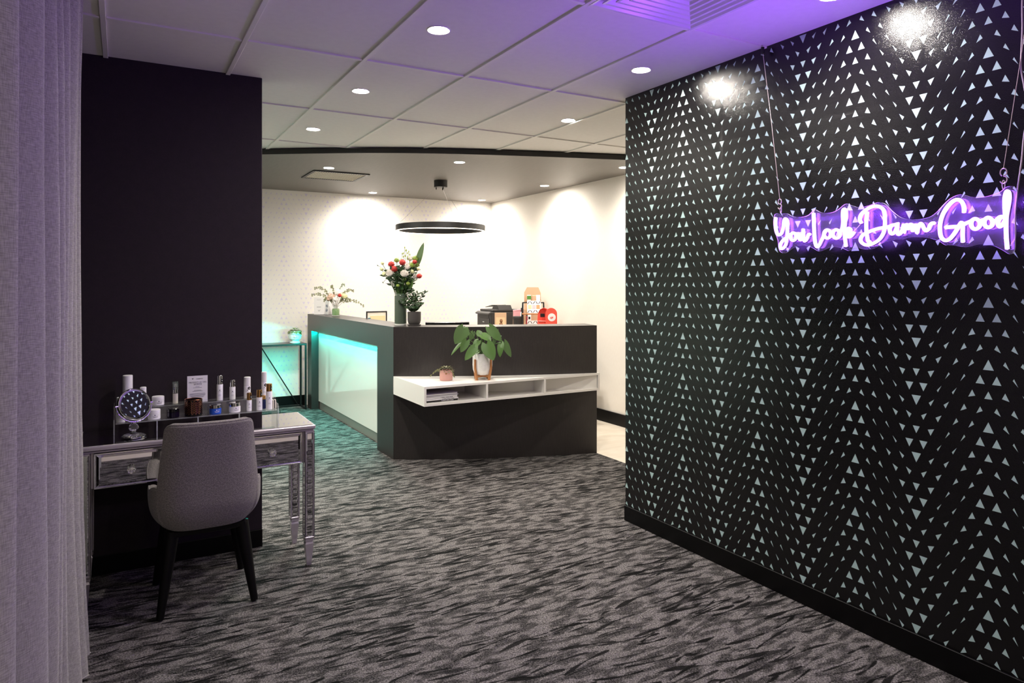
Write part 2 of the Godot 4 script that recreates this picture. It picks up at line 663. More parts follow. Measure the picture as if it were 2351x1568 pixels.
func build_shell() -> void:
	# carpet and pale vinyl, side by side
	var uvs := 1.0 / 2.4
	var fl := MB.new()
	for q in [[-1.6, -0.72, 3.72, -5.75], [-1.6, -5.75, 2.2, -8.78]]:
		var x0: float = q[0]
		var z0: float = q[1]
		var x1: float = q[2]
		var z1: float = q[3]
		fl.quad(Vector3(x0, 0, z0), Vector3(x1, 0, z0), Vector3(x1, 0, z1), Vector3(x0, 0, z1), Vector2(x0, z0) * uvs, Vector2(x1, z0) * uvs, Vector2(x1, z1) * uvs, Vector2(x0, z1) * uvs)
		fl.quad(Vector3(x0, -0.06, z1), Vector3(x1, -0.06, z1), Vector3(x1, -0.06, z0), Vector3(x0, -0.06, z0))
	struct(fl, "floor", M.carpet)
	var vn := MB.new()
	for q in [[-1.6, 2.5, 2.834, -0.72], [3.72, -2.3, 4.64, -5.75], [2.2, -5.75, 4.64, -8.78], [2.934, -2.3, 3.72, -3.503]]:
		vn.box(Vector3((q[0] + q[2]) * 0.5, -0.03, (q[1] + q[3]) * 0.5), Vector3(q[2] - q[0], 0.06, q[1] - q[3]))
	struct(vn, "floor", M.vinyl)

	# papered wall on the right: black with pale triangles
	var wr := MB.new()
	wall_quad(wr, Vector3(2.834, 0, -3.503), Vector3(2.834, 0, 2.5), 0.0, CEIL + 0.02, -1.3615, 1.4809, 2)
	wall_quad(wr, Vector3(2.934, 0, -3.503), Vector3(2.834, 0, -3.503), 0.0, CEIL + 0.02, 0.3, 1.4809, 0)
	wall_quad(wr, Vector3(2.934, 0, 2.5), Vector3(2.934, 0, -3.503), 0.0, CEIL + 0.02, 0.0, 1.4809, 2)
	struct(wr, "wall_right", M.paper_dark)
	# back wall: white paper with lilac triangles
	var wb := MB.new()
	wall_quad(wb, Vector3(-1.6, 0, -8.78), Vector3(4.64, 0, -8.78), 0.0, CEIL + 0.02, 1.74, 2.5885, 0)
	wall_quad(wb, Vector3(4.74, 0, -8.88), Vector3(-1.7, 0, -8.88), 0.0, CEIL + 0.02, 1.74, 2.5885, 0)
	struct(wb, "wall_back", M.paper_light)
	struct(MB.new().box(Vector3(4.69, CEIL * 0.5, -5.55), Vector3(0.1, CEIL + 0.04, 6.7)), "wall_reception", M.paint_white)
	struct(MB.new().box(Vector3(3.787, CEIL * 0.5, -2.25), Vector3(1.706, CEIL + 0.04, 0.1)), "wall_passage", M.paint_white)
	# charcoal wall on the left, ends at the opening to the reception
	struct(MB.new().cbox(Vector3(-0.4445, CEIL * 0.5, -4.256), Vector3(2.311, CEIL + 0.02, 0.1), 0.003), "wall_left", M.paint_black)
	struct(MB.new().box(Vector3(-1.65, CEIL * 0.5, -0.903), Vector3(0.1, CEIL + 0.04, 6.806)), "wall_side", M.paint_black)
	struct(MB.new().box(Vector3(-1.65, CEIL * 0.5, -6.593), Vector3(0.1, CEIL + 0.04, 4.574)), "wall_waiting", M.paint_white)
	struct(MB.new().box(Vector3(0.6, CEIL * 0.5, 2.55), Vector3(4.6, CEIL + 0.04, 0.1)), "wall_rear", M.paint_white)
	# skirtings
	struct(MB.new().cbox(Vector3(2.828, 0.049, -0.5015), Vector3(0.012, 0.098, 6.003), 0.002), "baseboard_right", M.skirting)
	struct(MB.new().cbox(Vector3(-0.4445, 0.05, -4.200), Vector3(2.311, 0.1, 0.012), 0.002), "baseboard_left", M.skirting)
	struct(MB.new().cbox(Vector3(0.2, 0.065, -8.772), Vector3(3.6, 0.13, 0.016), 0.002), "baseboard_back", M.skirting)
	struct(MB.new().cbox(Vector3(4.632, 0.065, -5.5), Vector3(0.016, 0.13, 6.4), 0.002), "baseboard_reception", M.skirting)


const ARC := [-1.6, -8.6, -0.6, -7.75, 0.3, -7.0, 1.083, -6.42, 1.73, -5.985, 2.196, -5.72, 2.668, -5.51, 3.329, -5.275, 4.066, -5.04, 4.64, -4.87]


func build_ceiling() -> void:
	var c := struct_group("ceiling")
	var x0 := -0.0755
	var z0 := -3.5846
	var sx := 0.6
	var sz := 1.1915
	var one := MB.new().box(Vector3.ZERO, Vector3(sx - 0.016, 0.014, sz - 0.016)).mesh()
	for i in range(-3, 8):
		for j in range(-5, 4):
			var x := x0 + sx * (i + 0.5)
			var z := z0 - sz * (j + 0.5)
			if x > 4.9 or z < -8.0 or (i == 3 and j == -2):
				continue
			part(one, "ceiling_tile", M.tile, c).position = Vector3(x, CEIL + 0.017, z)
	# main runners towards the back, cross tees between them
	for i in range(-2, 9):
		part(MB.new().cbox(Vector3(x0 + sx * i, CEIL + 0.008, -3.0), Vector3(0.024, 0.016, 11.0), 0.0015), "main_runner", M.grid, c)
	var tee := MB.new().cbox(Vector3.ZERO, Vector3(sx - 0.026, 0.015, 0.022), 0.0015).mesh()
	for i in range(-3, 8):
		for j in range(-4, 4):
			part(tee, "cross_tee", M.grid, c).position = Vector3(x0 + sx * (i + 0.5), CEIL + 0.0085, z0 - sz * j)
	struct(MB.new().box(Vector3(1.52, CEIL + 0.10, -3.2), Vector3(6.6, 0.12, 11.6)), "ceiling", M.paint_white)
	# lower grey ceiling over the reception, its curved edge faced with a black strip
	var edge := catmull(V2(ARC).map(func(p): return Vector3(p.x, 0, p.y)), 6)
	var pl := PackedVector2Array()
	for p in edge:
		pl.append(Vector2(p.x, p.z))
	pl.append(Vector2(4.64, -8.78))
	pl.append(Vector2(-1.6, -8.78))
	struct(MB.new().slab(pl, DARK, CEIL - 0.002), "ceiling", M.paint_grey)
	var tr := MB.new()
	for i in edge.size() - 1:
		var a: Vector3 = edge[i]
		var b: Vector3 = edge[i + 1]
		var d := (b - a).normalized()
		tr.box((a + b) * 0.5 + Vector3(-d.z, 0, d.x) * 0.007 + UP * (DARK + 0.018), Vector3((b - a).length() + 0.002, 0.044, 0.014), Basis(d, UP, d.cross(UP)))
	struct(tr, "trim_1", M.black)


# ---------------------------------------------------------------- downlights
func build_downlights() -> void:
	var warm := Color(1.0, 0.97, 0.925)
	var ring := MB.new().lathe(V2([0.043, 0.0, 0.052, -0.004, 0.056, 0.0, 0.054, 0.006]), 28).mesh()
	var lens := MB.new().lathe(V2([0.0, -0.0015, 0.030, -0.0015, 0.043, 0.0]), 28).mesh()
	var g := glow(warm, 480.0)
	# x, z, height, energy, label
	var all := [
		[1.299, -2.99, CEIL, 1.1, "recessed downlight in the tiled ceiling nearest the purple-lit air vent"],
		[1.291, -4.181, CEIL, 1.1, "recessed downlight in the tiled ceiling beside the top corner of the charcoal wall"],
		[1.291, -5.404, CEIL, 1.1, "recessed downlight in the tiled ceiling next to the curved black edge"],
		[2.531, -2.991, CEIL, 1.1, "recessed downlight tight against the papered wall's far end"],
		[2.853, -4.185, CEIL, 1.1, "recessed downlight in the pale tiles beyond the end of the papered wall"],
		[2.563, -1.823, CEIL, 1.1, "recessed downlight above the neon sign, against the papered wall"],
		[1.79, -6.846, DARK, 2.5, "recessed downlight in the grey ceiling touching the square vent"],
		[2.784, -5.913, DARK, 2.5, "recessed downlight in the middle of the grey ceiling's curved edge"],
		[4.33, -6.851, DARK, 2.5, "recessed downlight in the grey ceiling by the middle of the plain white wall"],
		[4.331, -5.374, DARK, 2.5, "recessed downlight in the grey ceiling half hidden by the papered wall"],
		[2.769, -8.458, DARK, 2.5, "recessed downlight in the grey ceiling by the lilac-patterned wall, left of the pendant"],
		[4.328, -8.472, DARK, 2.5, "recessed downlight in the grey ceiling in the corner of the two white walls"],
		[0.095, 0.8, CEIL, 0.5, "recessed downlight over the pale floor beyond the carpet's edge, on the curtain side"],
		[1.295, 0.8, CEIL, 0.5, "recessed downlight over the middle of the pale floor beyond the carpet's edge"],
		[0.095, -5.404, CEIL, 5.0, "recessed downlight over the waiting corner behind the charcoal wall"],
		[0.095, -6.6, CEIL, 5.0, "recessed downlight over the waiting corner nearer the lilac-patterned wall"],
	]
	for a in all:
		var o := thing("downlight", a[4], "light", Vector3(a[0], a[2] - 0.001 + (0.010 if a[2] == CEIL else 0.0), a[1]), 0.0, "ceiling downlights")
		part(ring, "trim_ring", M.white_plastic, o)
		part(lens, "lens", g, o)
		var l := SpotLight3D.new()
		l.name = "spot"
		l.light_color = warm
		l.light_energy = a[3]
		l.light_size = 0.04
		l.spot_range = 14.0
		l.spot_attenuation = 2.0
		l.spot_angle = 78.0
		l.spot_angle_attenuation = 0.9
		l.shadow_enabled = true
		l.position = Vector3(0, -0.012, 0)
		l.rotation.x = -PI / 2
		o.add_child(l)


# ---------------------------------------------------------------- reception desk
func arc_front(k := 28) -> Array:
	var a := Vector3(2.047, 0, -5.69)
	var b := Vector3(3.72, 0, -5.004)
	var m := Vector3(2.86, 0, -5.285)
	return bez(a, m * 2.0 - (a + b) * 0.5, b, k)


func build_desk() -> void:
	var A := Vector3(2.047, 0, -5.69)
	var d := thing("reception_desk", "long dark wood reception desk with a glowing teal recess and a white shelf", "desk", A)
	var bs := Basis(UP, 0.0206)
	var W := func(x, y, z): return bs * Vector3(x, y, z)
	# curved front
	var fr := arc_front()
	var pl := PackedVector2Array()
	for p in fr:
		pl.append(Vector2(p.x - A.x, p.z - A.z))
	var inner := PackedVector2Array()
	for i in fr.size():
		var t0: Vector3 = (fr[mini(i + 1, fr.size() - 1)] - fr[maxi(i - 1, 0)]).normalized()
		var nn := Vector3(t0.z, 0, -t0.x)
		var q: Vector3 = fr[i] + nn * 0.05 - A
		inner.append(Vector2(q.x, q.z))
	var shell := pl.duplicate()
	var rev := inner.duplicate()
	rev.reverse()
	shell.append_array(rev)
	part(MB.new().slab(shell, 0.0, 1.128), "front_panel", M.wood, d)
	# right end panel
	part(MB.new().cbox(Vector3(3.70 - A.x, 0.564, -5.36 - A.z), Vector3(0.036, 1.128, 0.62), 0.002), "end_panel", M.wood, d)
	# wing: frame round a recess
	part(MB.new().box(W.call(0.05, 0.564, -0.205), Vector3(0.1, 1.128, 0.41), bs), "near_stile", M.wood, d)
	part(MB.new().box(W.call(0.05, 1.04, -1.57), Vector3(0.1, 0.176, 2.32), bs), "header", M.wood, d)
	part(MB.new().box(W.call(0.05, 0.564, -2.82), Vector3(0.1, 1.128, 0.18), bs), "far_stile", M.wood, d)
	part(MB.new().box(W.call(0.14, 0.564, -1.45), Vector3(0.05, 1.12, 2.9), bs), "carcass", M.wood, d)
	var gp := part(MB.new().cbox(W.call(0.092, 0.522, -1.57), Vector3(0.012, 0.852, 2.316), 0.001, bs), "glass_panel", M.white_glass, d)
	gp.set_meta("label", "glossy white glass panel washed with teal light")
	part(MB.new().box(W.call(0.106, 0.048, -1.57), Vector3(0.012, 0.094, 2.316), bs), "kick_plate", M.kick, d).set_meta("label", "brushed grey kick plate")
	# counter top: one L-shaped board
	var top := PackedVector2Array()
	for p in pl:
		top.append(p)
	var bk := PackedVector2Array()
	for i in fr.size():
		var t1: Vector3 = (fr[mini(i + 1, fr.size() - 1)] - fr[maxi(i - 1, 0)]).normalized()
		var n1 := Vector3(t1.z, 0, -t1.x)
		var q1: Vector3 = fr[i] + n1 * 0.30 - A
		if q1.x > 0.27:
			bk.append(Vector2(q1.x, q1.z))
	bk.reverse()
	top.append_array(bk)
	for q in [Vector3(0.285, 0, -0.5), Vector3(0.27, 0, -2.91), Vector3(0.0, 0, -2.91)]:
		var w: Vector3 = bs * q
		top.append(Vector2(w.x, w.z))
	part(MB.new().slab(top, 1.128, 1.15), "counter_top", M.wood, d)
	# work surface inside
	part(MB.new().slab(poly([0.18, -0.55, 0.5, -0.55, 1.64, -0.2, 1.64, -0.5, 0.95, -0.9, 0.78, -1.3, 0.78, -2.8, 0.12, -2.8]), 0.72, 0.745), "work_surface", M.white_lam, d)
	# LED strip under the header
	var teal := Color(0.02, 0.92, 0.84)
	var led := part(MB.new().box(W.call(0.078, 0.947, -1.57), Vector3(0.010, 0.006, 2.28), bs), "led_strip", glow(teal, 6.0), d)
	led.set_meta("label", "teal LED strip light")
	var l := AreaLight3D.new()
	l.name = "led_light"
	l.light_color = teal
	l.light_energy = 5.4
	l.area_size = Vector2(0.02, 2.28)
	l.shadow_enabled = true
	l.area_range = 12.0
	d.add_child(l)
	l.transform = Transform3D(bs * Basis(Vector3(0, 0, 1), -0.95) * Basis(Vector3(1, 0, 0), -PI / 2), W.call(0.072, 0.938, -1.57))

	# white display shelf cantilevered from the curved front
	var sh := Node3D.new()
	sh.name = "display_shelf"
	sh.set_meta("label", "white wedge-shaped shelf with three open bays")
	d.add_child(sh)
	var y0 := 0.567
	var y1 := 0.722
	var fz := -4.99
	var board := PackedVector2Array()
	board.append(Vector2(2.047 - A.x, fz - A.z))
	board.append(Vector2(3.742 - A.x, fz - A.z))
	var back := fr.duplicate()
	back.reverse()
	for p in back:
		if p.x < 3.70:
			board.append(Vector2(p.x - A.x, p.z - A.z + 0.001))
	board.insert(2, Vector2(3.742 - A.x, -5.012 - A.z))
	part(MB.new().slab(board, y1 - 0.018, y1), "top_board", M.white_lam, sh)
	part(MB.new().slab(board, y0, y0 + 0.018), "bottom_board", M.white_lam, sh)
	part(MB.new().box(Vector3(0.009, (y0 + y1) * 0.5, (-5.68 + fz) * 0.5 - A.z), Vector3(0.018, y1 - y0 - 0.036, 0.69)), "side_board", M.white_lam, sh)
	for x in [2.60, 3.16]:
		var zb := -5.69
		for p in fr:
			if p.x < x:
				zb = p.z
		part(MB.new().box(Vector3(x - A.x, (y0 + y1) * 0.5, (zb + fz) * 0.5 - A.z), Vector3(0.018, y1 - y0 - 0.036, fz - zb - 0.002)), "divider", M.white_lam, sh)
	part(MB.new().box(Vector3(3.733 - A.x, (y0 + y1) * 0.5, -5.001 - A.z), Vector3(0.018, y1 - y0 - 0.036, 0.022)), "end_board", M.white_lam, sh)
	# white backs of the bays follow the curve
	var bb := MB.new()
	for i in fr.size() - 1:
		var a: Vector3 = fr[i] - A
		var b: Vector3 = fr[i + 1] - A
		var e := (b - a).normalized()
		var o := Vector3(-e.z, 0, e.x) * 0.004
		bb.quad(a + o + UP * (y0 + 0.018), b + o + UP * (y0 + 0.018), b + o + UP * (y1 - 0.018), a + o + UP * (y1 - 0.018))
	part(bb, "back_board", M.white_lam, sh)


# ---------------------------------------------------------------- curtain
func build_curtain() -> void:
	var c := thing("curtain", "full-height pale linen curtain hanging in loose vertical folds", "curtain", Vector3(-0.165, 0.0, -3.36))
	var L := 3.2
	# ridges of the folds along the track, measured from the far edge
	var ridge := [-0.12, 0.06, 0.25, 0.46, 0.80, 0.97, 1.14, 1.48, 1.98, 2.36, 2.78, 3.3]
	var deep := [0.05, 0.07, 0.07, 0.11, 0.06, 0.06, 0.11, 0.13, 0.12, 0.12, 0.12, 0.12]
	var f := func(u: float, v: float) -> Vector3:
		var s := u * L
		var y := 0.012 + v * 2.69
		# folds lean a little as they fall
		var q := s + 0.03 * sin(y * 0.9 + s * 1.7)
		var i := 0
		while i < ridge.size() - 2 and q > ridge[i + 1]:
			i += 1
		var k: float = clampf((q - ridge[i]) / (ridge[i + 1] - ridge[i]), 0.0, 1.0)
		var x: float = 0.016 - 1.8 * deep[i] * pow(0.5 - 0.5 * cos(k * TAU), 0.75)
		x += 0.004 * sin(y * 2.1 + s * 5.0) + 0.003 * sin(s * 38.0 + y)
		x += 0.032 * pow(1.0 - v, 6.0) * (1.0 - smoothstep(0.3, 1.2, s)) + 0.016 * pow(v, 4.0) * (1.0 - smoothstep(0.3, 1.2, s))
		return Vector3(x, y, s)
	var mb := MB.new()
	mb.grid(420, 36, f, false, true)
	for i in mb.t.size():
		mb.t[i] = Vector2(mb.t[i].x * L * 5.0, (1.0 - mb.t[i].y) * 2.69 * 4.0)
	part(mb, "cloth", M.linen, c)
	var hem := []
	for i in 121:
		hem.append(f.call(i / 120.0, 0.0) + Vector3(0, 0.004, 0))
	part(MB.new().tube(hem, 0.004, 6), "hem", M.linen, c)
	part(MB.new().box(Vector3(0.0, 2.712, L * 0.5), Vector3(0.03, 0.014, L)), "track", M.white_plastic, c)


# ---------------------------------------------------------------- mirrored dressing table
func frame_rect(mb: MB, c: Vector3, w: float, h: float, t: float, d: float, bs := Basis()) -> void:
	# a picture-frame of four bars in the local xy plane
	mb.cbox(c + bs * Vector3(0, h * 0.5 - t * 0.5, 0), Vector3(w, t, d), 0.0015, bs)
	mb.cbox(c - bs * Vector3(0, h * 0.5 - t * 0.5, 0), Vector3(w, t, d), 0.0015, bs)
	mb.cbox(c + bs * Vector3(w * 0.5 - t * 0.5, 0, 0), Vector3(t, h - 2 * t, d), 0.0015, bs)
	mb.cbox(c - bs * Vector3(w * 0.5 - t * 0.5, 0, 0), Vector3(t, h - 2 * t, d), 0.0015, bs)


func bevel_pane(mb: MB, c: Vector3, w: float, h: float, b: float, d: float, bs := Basis()) -> void:
	# bevelled mirror: flat centre proud by d, sloping border of width b, facing local +z
	var o := [Vector3(-w, -h, 0) * 0.5, Vector3(w, -h, 0) * 0.5, Vector3(w, h, 0) * 0.5, Vector3(-w, h, 0) * 0.5]
	var i := []
	for p in o:
		i.append(Vector3(signf(p.x) * (w * 0.5 - b), signf(p.y) * (h * 0.5 - b), d))
	var T := func(p): return c + bs * p
	mb.quad(T.call(i[0]), T.call(i[1]), T.call(i[2]), T.call(i[3]))
	for k in 4:
		var k2 := (k + 1) % 4
		mb.quad(T.call(o[k]), T.call(o[k2]), T.call(i[k2]), T.call(i[k]))


func build_vanity() -> void:
	# x from -0.185 to 0.915, z from -4.195 to -3.77
	var t := thing("dressing_table", "mirrored dressing table with silver edging and crystal drawer knobs", "table", Vector3(0.365, 0, -3.9825))
	var w := 1.10
	var dp := 0.425
	var hh := 0.765
	var top := Node3D.new()
	top.name = "table_top"
	t.add_child(top)
	part(MB.new().cbox(Vector3(0, hh - 0.0125, 0), Vector3(w, 0.021, dp), 0.004), "rim", M.silver, top)
	part(MB.new().cbox(Vector3(0, hh - 0.029, 0), Vector3(w - 0.016, 0.010, dp - 0.016), 0.003), "moulding", M.silver, top)
	part(MB.new().box(Vector3(0, hh - 0.001, 0), Vector3(w - 0.026, 0.004, dp - 0.026)), "mirror_top", M.mirror, top)
	# apron
	var ay := (0.555 + 0.731) * 0.5
	part(MB.new().cbox(Vector3(0, ay, 0), Vector3(w - 0.06, 0.170, dp - 0.07), 0.002), "apron", M.silver, t)
	var zf := dp * 0.5 - 0.035
	for k in [-1, 0, 1]:
		var dw := 0.312 if k else 0.324
		var x: float = k * 0.325
		var dr := part(MB.new().cbox(Vector3(x, ay, zf + 0.006), Vector3(dw, 0.168, 0.014), 0.002), "drawer", M.silver, t)
		var fm := MB.new()
		frame_rect(fm, Vector3(x, ay, zf + 0.016), dw, 0.168, 0.007, 0.008)
		part(fm, "drawer_edging", M.chrome, dr)
		var pn := MB.new()
		bevel_pane(pn, Vector3(x, ay, zf + 0.0135), dw - 0.014, 0.154, 0.013, 0.004)
		part(pn, "mirror_front", M.mirror, dr)
		var kn := MB.new()
		var xf := Transform3D(Basis(Vector3(1, 0, 0), PI / 2), Vector3(x, ay - 0.005, zf + 0.0175))
		kn.lathe(V2([0.0, 0.0, 0.007, 0.0, 0.007, 0.009, 0.013, 0.014, 0.0195, 0.021, 0.0195, 0.027, 0.013, 0.034, 0.0, 0.036]), 10, xf, 5.0)
		part(kn, "knob", M.crystal, dr)
		part(MB.new().lathe(V2([0.009, 0.0, 0.009, 0.003, 0.005, 0.004, 0.0, 0.004]), 14, xf), "knob_plate", M.chrome, dr)
	# side mirrors
	for s in [-1, 1]:
		var pn := MB.new()
		bevel_pane(pn, Vector3(s * (w * 0.5 - 0.0295), ay, 0), dp - 0.14, 0.15, 0.012, 0.003, Basis(UP, s * PI / 2))
		part(pn, "side_mirror", M.mirror, t)
	# legs
	for sx in [-1, 1]:
		for sz in [-1, 1]:
			var lx: float = sx * (w * 0.5 - 0.031)
			var lz: float = sz * (dp * 0.5 - 0.033)
			var lg := Node3D.new()
			lg.name = "leg"
			t.add_child(lg, true)
			lg.position = Vector3(lx, 0, lz)
			var lo := 0.148
			var hi := 0.731
			var m := (lo + hi) * 0.5
			var body := MB.new().cbox(Vector3(0, m, 0), Vector3(0.044, hi - lo, 0.044), 0.002)
			for a in 4:
				var b2 := Basis(UP, a * PI / 2)
				frame_rect(body, b2 * Vector3(0, 0, 0.0235) + UP * m, 0.053, hi - lo, 0.009, 0.006, b2)
			part(body, "post", M.silver, lg)
			for a in 4:
				var b2 := Basis(UP, a * PI / 2)
				var pn := MB.new()
				bevel_pane(pn, b2 * Vector3(0, 0, 0.0224) + UP * m, 0.035, hi - lo - 0.018, 0.006, 0.002, b2)
				part(pn, "mirror_strip", M.mirror, lg)
			var ft := MB.new().cbox(Vector3(0, 0.140, 0), Vector3(0.048, 0.018, 0.048), 0.003)
			ft.lathe(V2([0.0, 0.0, 0.017, 0.0, 0.031, 0.118, 0.024, 0.131, 0.0, 0.131]), 4, Transform3D(Basis(UP, PI / 4), Vector3.ZERO), 5.0)
			part(ft, "foot", M.silver, lg)


# ---------------------------------------------------------------- chair
func build_chair() -> void:
	var c := thing("chair", "grey upholstered tub chair with black tapered legs at the dressing table", "chair", Vector3(0.352, 0, -3.668))
	var R := 0.247
	var wrap := deg_to_rad(98.0)
	var topf := func(a: float) -> float:
		var d := rad_to_deg(absf(a))
		var y := 0.888
		# rounded shoulder, then the low arm
		var k := clampf((d - 36.0) / 15.0, 0.0, 1.0)
		y -= 0.050 * (1.0 - sqrt(1.0 - k * k * 0.96))
		y -= 0.256 * smoothstep(50.0, 55.5, d)
		y -= 0.045 * smoothstep(62.0, 98.0, d)
		return y
	var botf := func(a: float) -> float:
		var d := rad_to_deg(absf(a))
		return 0.398 + 0.014 * smoothstep(30.0, 110.0, d)
	var sf := func(a: float, k: float, off: float) -> Vector3:
		var y: float = lerpf(botf.call(a), topf.call(a), k)
		var h := clampf((y - 0.40) / 0.48, 0.0, 1.0)
		var r := R + off - 0.018 * pow(1.0 - k, 6.0)
		r -= 0.038 * pow(clampf((0.525 - y) / 0.125, 0.0, 1.0), 2.2)
		var sx := 1.0 - 0.09 * smoothstep(0.35, 1.0, h)
		var e := 0.62
		var px := signf(sin(a)) * pow(absf(sin(a)), e)
		var pz := signf(cos(a)) * pow(absf(cos(a)), e)
		return Vector3(r * px * sx, y, r * pz + 0.045 * h * h)
	var mb := MB.new()
	var ang := func(u: float) -> float:
		var q := u * 2.0 - 1.0
		var m := absf(q)
		# more columns where the shoulder drops
		var d := m / 0.3 * 36.0 if m < 0.3 else (36.0 + (m - 0.3) / 0.45 * 24.0 if m < 0.75 else 60.0 + (m - 0.75) / 0.25 * 38.0)
		return signf(q) * deg_to_rad(d)
	mb.grid(144, 26, func(u, v): return sf.call(ang.call(u), v, 0.0), false, false)
	mb.grid(144, 26, func(u, v): return sf.call(ang.call(u), v, -0.045), false, true)
	# rounded rims
	mb.grid(144, 8, func(u, v):
		var a: float = ang.call(u)
		var p: Vector3 = sf.call(a, 1.0, 0.0)
		var q: Vector3 = sf.call(a, 1.0, -0.045)
		return (p + q) * 0.5 + (p - q) * 0.5 * cos(v * PI) + UP * 0.016 * sin(v * PI), false, false)
	mb.grid(144, 6, func(u, v):
		var a: float = ang.call(u)
		var p: Vector3 = sf.call(a, 0.0, 0.0)
		var q: Vector3 = sf.call(a, 0.0, -0.045)
		return (p + q) * 0.5 + (p - q) * 0.5 * cos(v * PI) - UP * 0.010 * sin(v * PI), false, true)
	for s in [0.0, 1.0]:
		mb.grid(6, 14, func(u, v):
			var a: float = ang.call(s)
			var p: Vector3 = sf.call(a, v, 0.0)
			var q: Vector3 = sf.call(a, v, -0.045)
			var tdir := Vector3(cos(a), 0, -sin(a)) * (1.0 if s > 0.5 else -1.0)
			return (p + q) * 0.5 + (p - q) * 0.5 * cos(u * PI) + tdir * 0.016 * sin(u * PI), false, s < 0.5)
	part(mb, "backrest", M.fabric, c)
	var pip := []
	for i in 145:
		pip.append(sf.call(ang.call(i / 144.0), 1.0, -0.006) + UP * 0.010)
	part(MB.new().tube(pip, 0.0042, 7), "piping", M.fabric, c)
	# seat: a rounded cushion
	var st := MB.new()
	var prof := [[0.0, 0.385], [0.86, 0.385], [0.97, 0.40], [1.0, 0.43], [0.97, 0.462], [0.86, 0.478], [0.0, 0.484]]
	st.grid(48, prof.size() - 1, func(u, v):
		var k := int(round(v * (prof.size() - 1)))
		var a: float = u * TAU
		var e := 0.62
		var x := signf(sin(a)) * pow(absf(sin(a)), e) * 0.205
		var z := signf(cos(a)) * pow(absf(cos(a)), e) * 0.225
		return Vector3(x * prof[k][0], prof[k][1], z * prof[k][0] - 0.03), true, false)
	part(st, "seat", M.fabric, c)
	part(MB.new().cbox(Vector3(0, 0.375, -0.02), Vector3(0.34, 0.03, 0.36), 0.006), "seat_frame", M.leg_black, c)
	for sx in [-1, 1]:
		for sz in [-1, 1]:
			var hip := Vector3(sx * 0.150, 0.385, 0.130 if sz > 0 else -0.165)
			var ft := Vector3(sx * 0.2035, 0.0, 0.172 if sz > 0 else -0.257)
			var lg := MB.new()
			lg.tube([hip, hip.lerp(ft, 0.33), hip.lerp(ft, 0.66), ft + UP * 0.006], [0.031, 0.028, 0.022, 0.0165], 12)
			part(lg, "leg", M.leg_black, c)


# ---------------------------------------------------------------- neon sign
# centre lines of the letters, millimetres along the wall and up, from the sign's middle
const NEON := [
	["Y", [-522,102, -525,75, -522,47, -513,22, -500,16, -487,25, -478,51, -474,80, -468,91, -459,87, -455,65, -455,38, -456,11, -459,-12, -463,-32, -474,-47, -489,-51, -496,-42, -492,-26, -478,-11, -459,1, -443,10, -437,18]],
	["o", [-413,19, -407,10, -406,-2, -411,-11, -419,-15, -429,-12, -435,-4, -436,8, -431,17, -423,21, -413,19]],
	["u", [-412,16, -401,15, -391,14, -389,-2, -384,-13, -375,-13, -368,1, -367,21, -367,36]],
	["u", [-367,36, -366,-1, -360,-20, -350,-16, -343,-2, -339,7, -329,9]],
	["l", [-312,105, -310,50, -306,-15, -300,-42, -291,-51, -282,-44, -273,-28, -262,-9, -257,6, -250,17]],
	["o", [-231,20, -224,11, -223,0, -228,-10, -238,-14, -248,-11, -256,-2, -257,9, -251,19, -242,23, -231,20]],
	["o", [-186,17, -178,8, -177,-3, -183,-13, -193,-17, -204,-14, -212,-5, -213,7, -208,16, -197,21, -186,17]],
	["o", [-227,14, -220,9, -213,8]],
	["k", [-180,9, -169,19, -163,47, -164,81, -163,102, -157,109, -150,103, -149,84, -153,51, -156,18, -153,-22, -148,-56]],
	["k", [-153,-5, -147,15, -135,23, -127,15, -132,2, -144,-5, -138,-14, -126,-13, -115,-2, -111,5]],
	["D", [-76,42, -84,56, -79,76, -62,92, -39,104, -15,108, 5,104, 21,91, 27,69, 29,41, 27,15, 21,-10, 5,-33, -18,-47, -41,-54, -62,-51, -78,-38, -79,-24, -69,-10, -49,-1, -24,7, 5,13, 30,15, 48,18, 58,22, 72,23]],
	["D", [-51,88, -54,51, -54,11, -50,-19, -45,-38, -35,-42]],
	["a", [72,23, 58,21, 49,8, 52,-8, 61,-13, 70,-7, 78,8, 82,31, 80,2, 84,-15, 93,-15, 101,-3, 106,14, 109,23]],
	["m", [109,23, 109,4, 109,-12, 112,6, 120,20, 124,16, 125,-1, 127,9, 136,20, 142,15, 143,-2, 146,-5, 152,7, 156,18]],
	["n", [156,18, 159,1, 162,-16, 165,2, 174,19, 181,17, 188,2, 197,-9, 207,-3, 213,12, 221,18, 230,18]],
	["G", [338,50, 337,73, 329,93, 315,101, 297,96, 277,77, 261,50, 251,17, 250,-14, 255,-38, 269,-51, 285,-48, 301,-30, 315,-8, 325,9, 330,12, 333,-4, 333,-36, 334,-62]],
	["G", [271,-2, 295,-1, 317,-1, 335,5, 351,11, 365,17]],
	["o", [385,20, 392,11, 393,-1, 388,-11, 379,-15, 370,-12, 364,-3, 363,9, 367,19, 376,23, 385,20]],
	["o", [390,12, 399,15, 410,18]],
	["o", [429,21, 435,12, 436,1, 432,-8, 423,-12, 415,-9, 409,-1, 408,11, 412,20, 420,24, 429,21]],
	["d", [434,9, 447,12, 458,22, 468,23, 477,19]],
	["d", [477,19, 465,23, 455,10, 454,-4, 460,-12, 469,-4, 478,13]],
	["d", [478,13, 476,56, 476,92, 482,113, 489,107, 490,84, 486,55, 481,23, 480,-15, 481,-55, 484,-94]],
]
